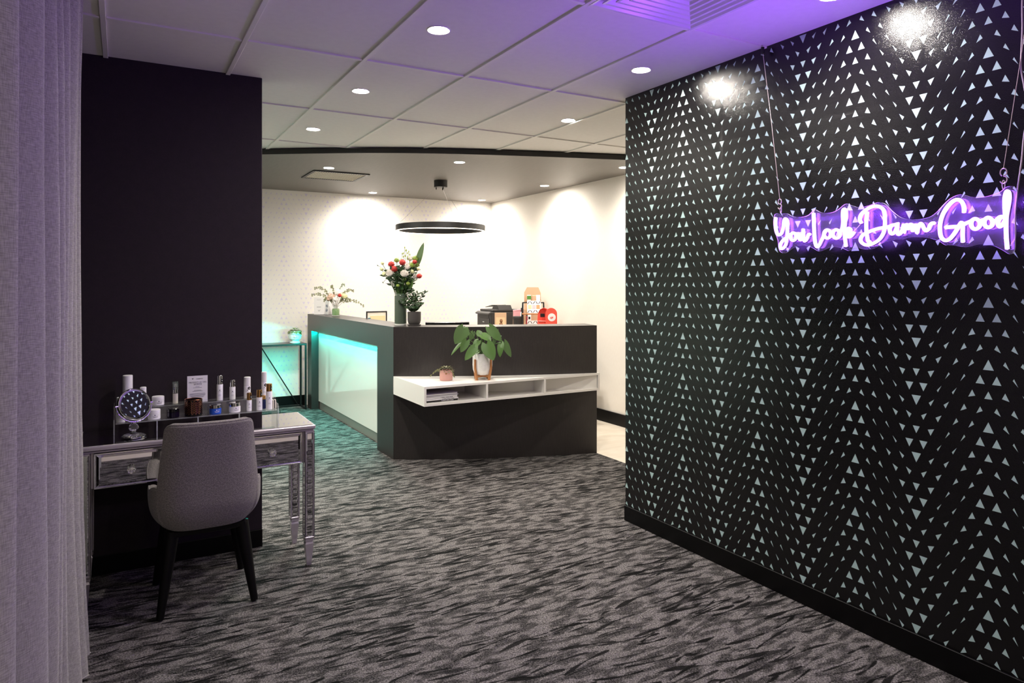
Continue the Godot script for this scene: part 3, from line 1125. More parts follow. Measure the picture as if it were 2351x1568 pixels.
const PLATE := [-542,113, -537,120, -522,122, -500,118, -467,117, -451,108, -430,99, -404,94, -373,94, -347,101, -327,117, -317,123, -305,118, -288,108, -263,102, -237,100, -211,105, -188,117, -169,130, -153,133, -138,126, -120,119, -101,112, -69,112, -43,117, -22,123, -5,124, 16,118, 32,104, 46,87, 64,70, 88,52, 111,45, 144,39, 174,40, 202,45, 219,54, 236,68, 253,86, 272,104, 292,116, 312,121, 330,119, 350,110, 373,104, 400,103, 426,107, 453,115, 470,129, 484,133, 498,129, 507,117, 509,103, 505,61, 502,14, 502,-46, 502,-85, 498,-105, 489,-112, 479,-110, 466,-100, 446,-87, 428,-78, 400,-71, 377,-72, 358,-77, 334,-80, 314,-76, 290,-71, 265,-70, 253,-63, 236,-51, 215,-43, 205,-39, 179,-35, 140,-31, 111,-32, 92,-38, 62,-36, 32,-42, 7,-50, -18,-65, -45,-73, -69,-71, -95,-65, -117,-65, -135,-70, -147,-75, -174,-62, -209,-54, -239,-55, -263,-65, -290,-72, -312,-63, -335,-50, -368,-42, -399,-40, -425,-46, -451,-59, -473,-71, -495,-71, -511,-60, -517,-38, -521,-10, -528,9, -537,32, -544,60, -546,91]


func build_neon() -> void:
	var at := Vector3(2.775, 1.75, -1.75)
	var s := thing("neon_sign", "purple neon sign reading You Look Damn Good on clear acrylic", "neon sign", at)
	var violet := Color(0.62, 0.36, 1.0)
	var g := glow(violet, 22.0)
	var milk := mat(c8(226, 212, 236), 0.35)
	for e in NEON:
		var p := []
		for k in range(0, e[1].size(), 2):
			p.append(Vector3(-0.011, e[1][k + 1] * 0.001, e[1][k] * 0.001))
		var q := catmull(p, 5)
		part(MB.new().tube(q, 0.0066, 10), "neon_tube", g, s).set_meta("label", "glowing violet tube of the letter " + e[0])
		var jk := q.map(func(a): return a + Vector3(0.0095, 0, 0))
		part(MB.new().tube(jk, 0.0048, 8), "tube_jacket", milk, s)
	# thin wire between k and D
	part(MB.new().tube(catmull([Vector3(-0.008, 0.003, -0.119), Vector3(-0.008, 0.016, -0.104), Vector3(-0.008, 0.026, -0.093), Vector3(-0.008, 0.035, -0.084)], 4), 0.0016, 6), "jumper_wire", milk, s)
	# clear plate cut round the letters
	var pl := PackedVector2Array()
	var pts := catmull(V2(PLATE).map(func(a): return Vector3(a.x * 0.001, a.y * 0.001, 0)), 2, true)
	for a in pts:
		pl.append(Vector2(a.x, a.y))
	var xf := Transform3D(Basis(Vector3(0, 0, 1), UP, Vector3(-1, 0, 0)), Vector3(0.006, 0, 0))
	part(MB.new().extrude(pl, 0.005, xf, false, true), "acrylic_plate", M.acrylic, s)
	part(MB.new().extrude(pl, 0.005, xf, true, false), "plate_edge", mat(c8(235, 228, 240), 0.3), s).set_meta("label", "bright cut edge of the clear plate")
	# the light it gives
	var l := AreaLight3D.new()
	l.name = "neon_glow"
	l.light_color = Color(0.57, 0.27, 1.0)
	l.light_energy = 2.05
	l.area_size = Vector2(1.0, 0.15)
	l.area_range = 12.0
	l.shadow_enabled = true
	var out := Vector3(-0.88, 0.48, 0.0).normalized()
	s.add_child(l)
	l.transform = Transform3D(Basis(Vector3(0, 0, 1), out.cross(Vector3(0, 0, -1)), -out).orthonormalized(), Vector3(-0.022, 0.02, -0.02))

	# two hanging wires with hooks, and the lead
	var wire := mat(c8(206, 186, 186), 0.35, 0.6)
	var w1 := thing("hanging_wire", "thin steel wire and S-hook holding the sign's end by the letter Y", "wire", Vector3(2.80, 2.698, -2.379), 0.0, "wires of the neon sign")
	var top := Vector3.ZERO
	var hk := Vector3(2.775, 1.940, -2.256) - w1.position
	part(MB.new().tube([top, top.lerp(hk, 0.5) + Vector3(0, 0, 0.003), hk], 0.0013, 6), "wire", wire, w1)
	part(hook_mesh(hk, 0.017), "hook", wire, w1)
	part(loop_mesh(hk + Vector3(0, -0.042, 0.006), 0.028), "loop", wire, w1)
	part(MB.new().lathe(V2([0.0, -0.014, 0.006, -0.014, 0.008, 0.0, 0.008, 0.02, 0.0, 0.02]), 12), "ceiling_hook", M.black_metal, w1)
	var w2 := thing("hanging_wire", "thin steel wire and S-hook holding the sign's end by the letter d", "wire", Vector3(2.80, 2.710, -1.186), 0.0, "wires of the neon sign")
	hk = Vector3(2.775, 1.948, -1.283) - w2.position
	part(MB.new().tube([top, hk], 0.0013, 6), "wire", wire, w2)
	part(hook_mesh(hk, 0.019), "hook", wire, w2)
	part(loop_mesh(hk + Vector3(0, -0.047, 0.0), 0.032), "loop", wire, w2)
	part(MB.new().lathe(V2([0.0, -0.014, 0.006, -0.014, 0.008, 0.0, 0.008, 0.01, 0.0, 0.01]), 12), "ceiling_hook", M.black_metal, w2)
	var cd := thing("power_cord", "pale power lead running down the papered wall to the neon sign", "cord", Vector3(2.80, 1.66, -1.24))
	var path := []
	for p in [[2.700, 0.02], [2.55, 0.01], [2.433, 0.010], [2.344, 0.006], [2.297, 0.006], [2.237, 0.015], [2.15, 0.026], [2.048, 0.014], [1.973, 0.008], [1.88, -0.004], [1.804, -0.012], [1.744, -0.012], [1.695, -0.013], [1.679, -0.022], [1.667, -0.027]]:
		path.append(Vector3(-0.010, p[0] - 1.66, p[1]))
	part(MB.new().tube(catmull(path, 5), 0.0028, 8), "lead", mat(c8(220, 206, 210), 0.5), cd)


func hook_mesh(at: Vector3, r: float) -> MB:
	var p := []
	for k in 9: # upper loop
		var a := deg_to_rad(-60.0 + 270.0 * k / 8.0)
		p.append(at + Vector3(0, -r * 0.7 + r * 0.75 * sin(a), r * 0.55 * cos(a) * -1.0))
	for k in 8:
		var a := deg_to_rad(90.0 - 250.0 * k / 7.0)
		p.append(at + Vector3(0, -r * 2.1 + r * 0.7 * sin(a), r * 0.6 * cos(a)))
	return MB.new().tube(catmull(p, 3), 0.0022, 7)


func loop_mesh(at: Vector3, h: float) -> MB:
	var p := []
	for k in 16:
		var a := TAU * k / 16
		p.append(at + Vector3(0, h * 0.5 * sin(a) - h * 0.35, h * 0.14 * cos(a)))
	return MB.new().tube(catmull(p, 2, true), 0.0018, 6, true)


# ---------------------------------------------------------------- ring pendant and air vents
func build_pendant() -> void:
	var c := Vector3(3.11, 0, -7.10)
	var t := thing("pendant_light", "black ring pendant lamp with a glowing underside above the reception desk", "lamp", Vector3(c.x, 2.115, c.z))
	var h := DARK - 2.115
	part(MB.new().lathe(V2([0.0, h - 0.075, 0.072, h - 0.075, 0.075, h - 0.072, 0.075, h, 0.0, h]), 32), "canopy", M.black, t)
	var R := 0.50
	part(MB.new().lathe(V2([R - 0.034, 0.004, R - 0.034, 0.0, R - 0.004, 0.0, R, 0.004, R, 0.058, R - 0.004, 0.062, R - 0.034, 0.062, R - 0.038, 0.058, R - 0.038, 0.004, R - 0.034, 0.0]), 96), "ring", M.black, t)
	part(MB.new().lathe(V2([R - 0.033, -0.0005, R - 0.019, -0.006, R - 0.005, -0.0005]), 96), "diffuser", glow(Color(1.0, 0.93, 0.84), 5.0), t)
	for k in 3:
		var a := deg_to_rad(200.0 + 120.0 * k)
		part(MB.new().tube([Vector3(cos(a) * 0.05, h - 0.08, sin(a) * 0.05), Vector3(cos(a) * (R - 0.02), 0.06, sin(a) * (R - 0.02))], 0.0012, 5), "cable", M.chrome, t)
		part(MB.new().lathe(V2([0.0, h - 0.10, 0.006, h - 0.10, 0.006, h - 0.07, 0.0, h - 0.07]), 10, Transform3D(Basis(), Vector3(cos(a) * 0.05, 0, sin(a) * 0.05))), "cable_grip", M.black, t)
	for k in 6:
		var a := TAU * k / 6
		var l := SpotLight3D.new()
		l.name = "ring_glow"
		l.light_color = Color(1.0, 0.93, 0.84)
		l.light_energy = 0.10
		l.light_size = 0.05
		l.spot_range = 10.0
		l.spot_angle = 80.0
		l.spot_attenuation = 2.0
		l.spot_angle_attenuation = 1.0
		l.shadow_enabled = true
		l.position = Vector3(cos(a) * (R - 0.019), -0.02, sin(a) * (R - 0.019))
		l.rotation.x = -PI / 2
		t.add_child(l, true)


func build_vents() -> void:
	# four-way ceiling diffuser in the tiled ceiling
	var v := thing("air_diffuser", "square four-way louvred air diffuser lit purple in the tiled ceiling", "vent", Vector3(2.0245, CEIL - 0.002, -2.093))
	var plastic := mat(c8(226, 224, 226), 0.22)
	part(MB.new().box(Vector3(0, 0.075, 0), Vector3(0.57, 0.01, 0.57)), "back_plate", M.charcoal, v)
	for k in 7:
		var o := 0.292 - 0.040 * k
		var m := o - 0.011
		var i := o - 0.050
		var mb := MB.new()
		for side in 4:
			var b := Basis(UP, side * PI / 2)
			# blade: a flat lip, then a slope that rises inwards behind the next lip
			var p := [b * Vector3(-o, 0, o), b * Vector3(o, 0, o), b * Vector3(m, 0.001, m), b * Vector3(-m, 0.001, m), b * Vector3(i, 0.042, i), b * Vector3(-i, 0.042, i)]
			mb.quad(p[3], p[2], p[1], p[0])
			mb.quad(p[5], p[4], p[2], p[3])
			mb.quad(p[0], p[1], p[1] + UP * 0.006, p[0] + UP * 0.006)
		part(mb, "louvre", plastic, v)
	# return-air grille in the grey ceiling
	var g := thing("return_grille", "square cream return-air grille with a black frame in the grey ceiling", "vent", Vector3(1.981, DARK - 0.001, -7.318))
	var fr := MB.new()
	frame_rect(fr, Vector3(0, -0.005, 0), 0.588, 0.56, 0.034, 0.010, Basis(Vector3(1, 0, 0), PI / 2))
	part(fr, "frame", M.black, g)
	part(MB.new().box(Vector3(0, 0.003, 0), Vector3(0.53, 0.004, 0.50)), "back_plate", M.black, g)
	for k in 22:
		part(MB.new().box(Vector3(-0.252 + 0.024 * k, -0.005, 0), Vector3(0.020, 0.0015, 0.494), Basis(Vector3(0, 0, 1), 0.22)), "blade", M.cream, g)


# ---------------------------------------------------------------- acrylic riser, mirror and cosmetics
func build_riser_and_cosmetics() -> void:
	var ty := 0.7665
	var r := thing("acrylic_riser", "clear acrylic two-step display riser on the dressing table", "display stand", Vector3(0.3635, ty, -4.09))
	var x0 := -0.399
	var x1 := 0.399
	var shelf := func(y: float, za: float, zb: float, called: String):
		var o := part(MB.new().box(Vector3(0, y, (za + zb) * 0.5), Vector3(x1 - x0 - 0.012, 0.005, zb - za)), called, M.acrylic, r)
		part(MB.new().box(Vector3(0, y, zb + 0.0008), Vector3(x1 - x0 - 0.012, 0.005, 0.0016)), "polished_edge", M.acrylic_edge, o)
	shelf.call(0.055, 0.0, 0.090, "lower_shelf")
	shelf.call(0.113, -0.10, 0.0, "upper_shelf")
	part(MB.new().box(Vector3(0, 0.084, 0.002), Vector3(x1 - x0 - 0.012, 0.052, 0.004)), "step_face", M.acrylic, r)
	for x in [-0.206, -0.012, 0.194]:
		var e := part(MB.new().box(Vector3(x, 0.0262, 0.079), Vector3(0.005, 0.0524, 0.020)), "foot_panel", M.acrylic, r)
		for z in [0.0685, 0.0895]:
			part(MB.new().box(Vector3(x, 0.0262, z), Vector3(0.005, 0.0524, 0.0016)), "polished_edge", M.acrylic_edge, e)
	for x in [x0, x1]:
		var e2 := part(MB.new().extrude(poly([-0.10, 0.0, 0.09, 0.0, 0.09, 0.076, 0.08, 0.086, 0.004, 0.09, 0.0, 0.13, -0.09, 0.136, -0.10, 0.13]), 0.005, Transform3D(Basis(Vector3(0, 0, 1), UP, Vector3(-1, 0, 0)), Vector3(x, 0, 0))), "end_panel", M.acrylic, r)
		part(MB.new().box(Vector3(x, 0.038, 0.0905), Vector3(0.006, 0.076, 0.002)), "polished_edge", M.acrylic_edge, e2)

	var lo := ty + 0.0578
	var hi := ty + 0.1158
	var zl := -4.034
	var zh := -4.122
	# upper step, from the curtain side to the reception side
	tube_bottle("lotion_bottle", "tallest plain white bottle behind the round mirror", 0.025, hi, zh, 0.0236, 0.168, false)
	tube_bottle("lotion_bottle", "slim plain white bottle peeping past the round mirror", 0.097, hi, zh, 0.0149, 0.101, false)
	jar("cream_jar", "white cream jar on the riser's upper step", 0.167, hi, zh, 0.0299, 0.047, M.white_plastic, M.white_plastic)
	pump("serum_bottle", "clear-topped serum bottle with a cream filling", 0.250, hi, zh, 0.0147, 0.118)
	cap_bottle("spray_bottle", "taller white bottle with a silver cap and round black sticker", 0.472, hi, zh, 0.0165, 0.138, M.chrome, 0.36, true)
	cap_bottle("spray_bottle", "shorter white bottle with a silver cap and round black sticker", 0.538, hi, zh, 0.0158, 0.109, M.chrome, 0.36, true)
	cap_bottle("lotion_tube", "all-white bottle with a black round sticker in front of the charcoal wall", 0.616, hi, zh, 0.0181, 0.119, M.white_plastic, 0.40, true, -0.35)
	cap_bottle("lotion_tube", "all-white bottle with a black round sticker against the teal-lit wall", 0.707, hi, zh, 0.0144, 0.142, M.white_plastic, 0.40, true, -0.3)
	# lower step
	tube_bottle("lotion_bottle", "white bottle at the end of the riser beneath the round mirror", -0.006, lo, zl, 0.0193, 0.126, false)
	tube_bottle("lotion_bottle", "stubby white bottle half hidden by the round mirror's stem", 0.071, lo, zl, 0.0137, 0.04, false)
	jar("cream_jar", "white cream jar beside the round mirror on the lower step", 0.145, lo, zl, 0.0295, 0.051, M.white_plastic, M.white_plastic)
	jar("cream_jar", "glossy black cream jar with a violet glint", 0.234, lo, zl, 0.0295, 0.048, mat(c8(20, 12, 32), 0.06), mat(c8(14, 12, 16), 0.15))
	jar("cream_jar", "blue cream jar with a silver lid", 0.440, lo, zl, 0.0297, 0.05, M.blue, M.chrome)
	jar("cream_jar", "white cream jar with a silver lid", 0.538, lo, zl, 0.0297, 0.053, M.white_plastic, M.chrome)
	cap_bottle("gold_cap_bottle", "smallest white bottle with a gold cap", 0.613, lo, zl, 0.0133, 0.100, M.gold, 0.40, true)
	cap_bottle("gold_cap_bottle", "middle-sized white bottle with a gold cap", 0.667, lo, zl, 0.0156, 0.113, M.gold, 0.37, true)
	cap_bottle("gold_cap_bottle", "tallest white bottle with a gold cap", 0.719, lo, zl, 0.0169, 0.143, M.gold, 0.30, true)
	cap_bottle("gold_cap_bottle", "navy blue bottle between the white gold-capped ones", 0.694, lo, zl - 0.030, 0.0125, 0.075, M.gold, 0.3, false, 0.0, M.navy)
	var bx := thing("carton", "small striped brown carton on the riser's end", "box", Vector3(0.7475, lo, zl - 0.026))
	for k in 4:
		part(MB.new().box(Vector3(-0.009 + 0.006 * k, 0.023, 0), Vector3(0.006, 0.046, 0.024)), "stripe", [M.charcoal, M.cream][k % 2], bx)
	candle(Vector3(0.332, lo, zl - 0.003))
	sign_card(Vector3(0.359, hi, zh))
	hand_mirror(Vector3(0.050, ty, -3.905))


func marks(mb: MB, r: float, y: float, w: float, h: float, a0: float) -> void:
	# a printed bar bent round a bottle, centred on the angle a0 measured from +z
	var k := 6
	var rr := r + 0.0003
	for i in k:
		var a := a0 + (float(i) / k - 0.5) * w / r
		var b := a0 + (float(i + 1) / k - 0.5) * w / r
		var p := Vector3(sin(a) * rr, y, cos(a) * rr)
		var q := Vector3(sin(b) * rr, y, cos(b) * rr)
		mb.quad(p, q, q + UP * h, p + UP * h)


func print_on(o: Node3D, r: float, h: float, a0 := 0.15) -> void:
	var mb := MB.new()
	# small heart-like emblem and lines of print too fine to read
	marks(mb, r, h * 0.62, r * 0.28, r * 0.30, a0)
	marks(mb, r, h * 0.56, r * 0.95, r * 0.05, a0)
	marks(mb, r, h * 0.36, r * 0.75, r * 0.05, a0)
	marks(mb, r, h * 0.30, r * 0.9, r * 0.05, a0)
	part(mb, "print", M.ink, o)


func sticker(o: Node3D, r: float, y: float, a0: float) -> void:
	# round black sticker with a small white emblem, wrapped on the bottle
	var s := 0.0085
	var wrap := func(u: float, w: float, e: float) -> Vector3:
		var a := a0 + u / r
		return Vector3(sin(a) * (r + e), y + w, cos(a) * (r + e))
	var mb := MB.new()
	mb.grid(20, 3, func(u, v): return wrap.call(cos(u * TAU) * s * v, sin(u * TAU) * s * v, 0.0006), true, true)
	var st := part(mb, "sticker", M.black_cap, o)
	var em := MB.new()
	for d in [-1.0, 1.0]:
		em.tri(wrap.call(0.0, -0.004, 0.001), wrap.call(d * 0.0045 if d > 0 else 0.0, 0.003 if d > 0 else 0.0005, 0.001), wrap.call(0.0 if d > 0 else -0.0045, 0.0005 if d > 0 else 0.003, 0.001))
	part(em, "emblem", M.white_plastic, st)


func tube_bottle(called: String, label: String, x: float, y: float, z: float, r: float, h: float, _st: bool) -> void:
	var o := thing(called, label, "bottle", Vector3(x, y, z), 0.0, "cosmetics on the riser")
	var hb := h * 0.62
	part(MB.new().lathe(V2([0, 0, r - 0.001, 0, r, 0.001, r, hb, 0, hb]), 24), "body", M.white_plastic, o)
	part(MB.new().lathe(V2([0, hb + 0.0006, r, hb + 0.0006, r, h - 0.002, r - 0.002, h, 0, h]), 24), "cap", M.white_plastic, o)
	print_on(o, r, hb)


func jar(called: String, label: String, x: float, y: float, z: float, r: float, h: float, body: Material, lid: Material) -> void:
	var o := thing(called, label, "jar", Vector3(x, y, z), 0.0, "cosmetics on the riser")
	part(MB.new().lathe(V2([0, 0, r - 0.003, 0, r, 0.003, r, h * 0.6, r - 0.002, h * 0.62, 0, h * 0.62]), 32), "body", body, o)
	part(MB.new().lathe(V2([0, h * 0.63, r - 0.001, h * 0.63, r, h * 0.65, r, h - 0.002, r - 0.002, h, 0, h - 0.0005]), 32), "lid", lid, o)
	if body == M.white_plastic or body == M.blue:
		var mb := MB.new()
		marks(mb, r, h * 0.42, r * 0.16, r * 0.16, 0.1)
		marks(mb, r, h * 0.45, r * 0.5, r * 0.04, 0.5)
		marks(mb, r, h * 0.30, r * 0.9, r * 0.04, 0.2)
		marks(mb, r, h * 0.24, r * 0.7, r * 0.04, 0.2)
		part(mb, "print", M.ink if body == M.white_plastic else M.white_plastic, o)


func pump(called: String, label: String, x: float, y: float, z: float, r: float, h: float) -> void:
	var o := thing(called, label, "bottle", Vector3(x, y, z), 0.0, "cosmetics on the riser")
	part(MB.new().lathe(V2([0, 0.002, r - 0.002, 0.002, r - 0.002, h * 0.46, 0, h * 0.46]), 24), "filling", M.cream, o)
	part(MB.new().lathe(V2([0, 0, r, 0, r, h * 0.5]), 24), "glass", M.pane, o)
	part(MB.new().lathe(V2([0, h * 0.5, r, h * 0.5, r, h * 0.64, 0.004, h * 0.65, 0.004, h * 0.74, r * 0.6, h * 0.76, r * 0.6, h * 0.92, 0, h * 0.92]), 24), "pump_head", M.chrome, o)
	part(MB.new().lathe(V2([r, h * 0.64, r, h, 0, h]), 24), "clear_cap", M.pane, o)


func cap_bottle(called: String, label: String, x: float, y: float, z: float, r: float, h: float, capm: Material, share: float, st: bool, sy := 0.0, body: Material = null) -> void:
	var o := thing(called, label, "bottle", Vector3(x, y, z), 0.0, "cosmetics on the riser")
	var hb := h * (1.0 - share)
	part(MB.new().lathe(V2([0, 0, r - 0.001, 0, r, 0.001, r, hb - 0.002, r - 0.001, hb, 0, hb]), 24), "body", body if body else M.white_plastic, o)
	var rc := r * (0.93 if capm != M.white_plastic else 1.0)
	part(MB.new().lathe(V2([0, hb + 0.0005, rc, hb + 0.0005, rc, h - 0.0015, rc - 0.0015, h, 0, h]), 24), "cap", capm, o)
	if body == null:
		print_on(o, r, hb, -0.1)
	if st:
		if sy < 0.0:
			sticker(o, r, hb * 0.80, 0.45)
		else:
			sticker(o, rc, hb + (h - hb) * 0.42, 0.75)


func candle(at: Vector3) -> void:
	var o := thing("candle_holder", "dark glass candle holder with a copper chevron pattern", "candle holder", at)
	var r := 0.0435
	var h := 0.088
	part(MB.new().lathe(V2([0, 0, r - 0.004, 0, r, 0.004, r, h - 0.001, r - 0.0015, h, r - 0.003, h - 0.001, r - 0.003, 0.052, 0, 0.052]), 40), "glass", mat(c8(20, 14, 16), 0.12), o)
	var mb := MB.new()
	var cols := 16
	for k in cols:
		for j in 6:
			var y := 0.010 + j * 0.0115
			for s in [0, 1]:
				var a0: float = TAU * (k + s * 0.5 + 0.06) / cols
				var a1: float = TAU * (k + s * 0.5 + 0.44) / cols
				var ya := y + (0.013 if s == 0 else 0.0)
				var yb := y + (0.0 if s == 0 else 0.013)
				var R := r + 0.0006
				var p := Vector3(sin(a0) * R, ya, cos(a0) * R)
				var q := Vector3(sin(a1) * R, yb, cos(a1) * R)
				mb.quad(p, q, q + UP * 0.0045, p + UP * 0.0045)
	part(mb, "chevron_pattern", M.copper, o)
	part(MB.new().lathe(V2([r - 0.003, h - 0.0005, r - 0.001, h + 0.0008, r + 0.0006, h - 0.0005]), 40), "rim", M.copper, o)
	part(MB.new().lathe(V2([0, 0.0525, r - 0.004, 0.0525, r - 0.004, 0.0526, 0, 0.060]), 30), "wax", M.cream, o)


func text(s: String, size: float, at: Vector3, parent: Node3D, m: Material, serif := true, called := "lettering", bs := Basis()) -> void:
	var tm := TextMesh.new()
	var f := SystemFont.new()
	f.font_names = PackedStringArray(["Droid Serif" if serif else "Droid Sans"])
	tm.font = f
	tm.text = s
	tm.font_size = 32
	tm.pixel_size = size / 32.0
	tm.depth = 0.0004
	tm.curve_step = 2.0
	var o := part(tm, called, m, parent)
	o.transform = Transform3D(bs, at)


func sign_card(at: Vector3) -> void:
	var o := thing("sign_card", "white printed card headed product of the month on the riser", "sign", at, 0.0)
	var w := 0.102
	var h := 0.143
	part(MB.new().box(Vector3(0, h * 0.5, 0), Vector3(w, h, 0.0016)), "card", M.paper, o)
	part(MB.new().box(Vector3(0, 0.006, 0), Vector3(w, 0.012, 0.008)), "holder", M.acrylic_edge, o)
	var z := 0.0012
	text("PRODUCT OF THE", 0.0105, Vector3(0.001, 0.107, z), o, M.ink)
	text("MONTH", 0.0105, Vector3(0.001, 0.0965, z), o, M.ink)
	text("COSMETICS", 0.006, Vector3(0.010, 0.1255, z), o, M.ink)
	var mb := MB.new()
	mb.tri(Vector3(-0.024, 0.123, z), Vector3(-0.019, 0.131, z), Vector3(-0.0245, 0.129, z))
	mb.tri(Vector3(-0.024, 0.123, z), Vector3(-0.0235, 0.129, z), Vector3(-0.029, 0.131, z))
	for l in [[0.084, 0.020], [0.078, 0.044], [0.064, 0.036], [0.059, 0.050], [0.046, 0.075], [0.041, 0.082], [0.036, 0.078], [0.031, 0.070], [0.026, 0.06]]:
		mb.box(Vector3(0, l[0], z), Vector3(l[1], 0.0013, 0.0004))
	part(mb, "print", M.ink, o)


func hand_mirror(at: Vector3) -> void:
	var o := thing("make_up_mirror", "round make-up mirror on a crystal ball stem in front of the riser", "mirror", at)
	# foot: faceted glass dish, then the ball
	part(MB.new().lathe(V2([0, 0.001, 0.050, 0.001, 0.056, 0.006, 0.046, 0.013, 0.018, 0.017, 0.010, 0.026, 0, 0.026]), 14, Transform3D(), 5.0), "foot", M.crystal, o)
	part(MB.new().lathe(V2([0.054, 0.0, 0.0575, 0.003, 0.0565, 0.006, 0.053, 0.006]), 32), "foot_rim", M.chrome, o)
	part(MB.new().lathe(V2([0, 0.026, 0.012, 0.030, 0.021, 0.040, 0.023, 0.048, 0.020, 0.058, 0.011, 0.067, 0, 0.070]), 9, Transform3D(), 5.0), "crystal_ball", M.crystal, o)
	part(MB.new().lathe(V2([0, 0.068, 0.007, 0.068, 0.006, 0.082, 0.0, 0.084]), 14), "neck", M.chrome, o)
	# head
	var n := Vector3(0.398, 0.256, 0.881).normalized()
	var x := UP.cross(n).normalized()
	var y := n.cross(x)
	var c := Vector3(0.002, 0.162, 0.0)
	var xf := Transform3D(Basis(x, n, -y), c)
	var R := 0.080
	part(MB.new().lathe(V2([0.0, -0.006, R - 0.004, -0.006, R, -0.003, R, 0.003, R - 0.003, 0.006, R - 0.006, 0.004]), 64, xf), "rim", M.chrome, o)
	part(MB.new().lathe(V2([R - 0.005, 0.0035, R - 0.014, 0.0055, 0.0, 0.0055]), 64, xf, 5.0), "glass", M.mirror, o)
	var yoke := []
	for k in 17:
		var a := PI + PI * k / 16.0
		yoke.append(c + x * cos(a) * (R + 0.006) + y * sin(a) * (R + 0.006) - n * 0.002)
	part(MB.new().tube(yoke, 0.0026, 8), "yoke", M.chrome, o)
	for s in [-1.0, 1.0]:
		part(MB.new().tube([c + x * s * (R - 0.001), c + x * s * (R + 0.011)], 0.0045, 10), "pivot", M.chrome, o)


# ---------------------------------------------------------------- leaves and blooms
func leaf(mb: MB, base: Vector3, tip: Vector3, up: Vector3, width: float, heart := false, droop := 0.1, fold := 0.25) -> void:
	var d := tip - base
	var L := d.length()
	var dir := d / L
	var side := dir.cross(up).normalized()
	var nn := side.cross(dir).normalized()
	var prof := [0.42, 0.86, 1.0, 0.97, 0.86, 0.68, 0.42, 0.0] if heart else [0.06, 0.48, 0.82, 1.0, 0.95, 0.75, 0.42, 0.0]
	var f := func(u: float, v: float) -> Vector3:
		var s := u * 2.0 - 1.0
		var k := v * 7.0
		var i := mini(int(k), 6)
		var w: float = lerpf(prof[i], prof[i + 1], k - i) * width * 0.5
		var p := base + dir * L * v - nn * droop * L * v * v
		if heart:
			p -= dir * L * 0.22 * absf(s) * pow(1.0 - v, 2.0)
		p += side * s * w + nn * absf(s) * w * fold
		return p
	mb.grid(4, 7, f)


func bloom_ruffle(mb: MB, c: Vector3, r: float, sd: int, rough := 0.22) -> void:
	mb.grid(16, 10, func(u, v):
		var a: float = u * TAU
		var b: float = v * PI
		var k := 1.0 + rough * sin(a * 5.0 + sd) * sin(b * 6.0 + sd * 1.7) + rough * 0.5 * sin(a * 9.0 + b * 7.0 + sd)
		return c + Vector3(cos(a) * sin(b), cos(b) * 0.85, sin(a) * sin(b)) * r * k, true, true)


func bloom_rose(mb: MB, c: Vector3, r: float, up: Vector3, sd: int) -> void:
	var x := up.cross(Vector3(0.3, 0.1, 1)).normalized()
	var y := up.cross(x).normalized()
	for ring in 3:
		var k := 6 - ring
		var open: float = [1.0, 0.72, 0.4][ring]
		for i in k:
			var a := TAU * (i + ring * 0.45 + sd * 0.17) / k
			var o := x * cos(a) + y * sin(a)
			var sdir := up.cross(o)
			mb.grid(4, 4, func(u, v):
				var s: float = u * 2.0 - 1.0
				var rad: float = r * open * (0.25 + 0.75 * sin(v * PI * 0.55))
				var hgt: float = r * (-0.55 + v * (1.15 + 0.25 * ring) - 0.30 * open * v * v)
				var w: float = r * 0.62 * sin(PI * (0.16 + 0.72 * v)) * (0.6 + 0.4 * open)
				return c + o * (rad - absf(s) * absf(s) * w * 0.3) + up * (hgt - 0.08 * r * s * s) + sdir * s * w)


func bloom_cluster(mb: MB, c: Vector3, r: float, sd: int, k := 34) -> void:
	# head of many four-petalled florets
	for i in k:
		var y := 1.0 - 2.0 * (i + 0.5) / k
		var a := i * 2.39996 + sd
		var nrm := Vector3(sqrt(1.0 - y * y) * cos(a), y, sqrt(1.0 - y * y) * sin(a))
		if nrm.y < -0.5:
			continue
		var x := nrm.cross(Vector3(0.2, 1, 0.4)).normalized().rotated(nrm, i * 1.3)
		var z := nrm.cross(x)
		var p := c + nrm * r * (0.86 + 0.14 * sin(i * 1.9))
		var s := r * 0.30
		for q in 4:
			var d := x.rotated(nrm, q * PI / 2)
			var e := d.rotated(nrm, 0.6)
			var g := d.rotated(nrm, -0.6)
			mb.quad(p, p + g * s * 0.75 + nrm * s * 0.12, p + d * s + nrm * s * 0.25, p + e * s * 0.75 + nrm * s * 0.12)


func stem_path(a: Vector3, b: Vector3, sag := 0.15) -> Array:
	var m := a.lerp(b, 0.5) + UP * a.distance_to(b) * sag
	return bez(a, m, b, 8)


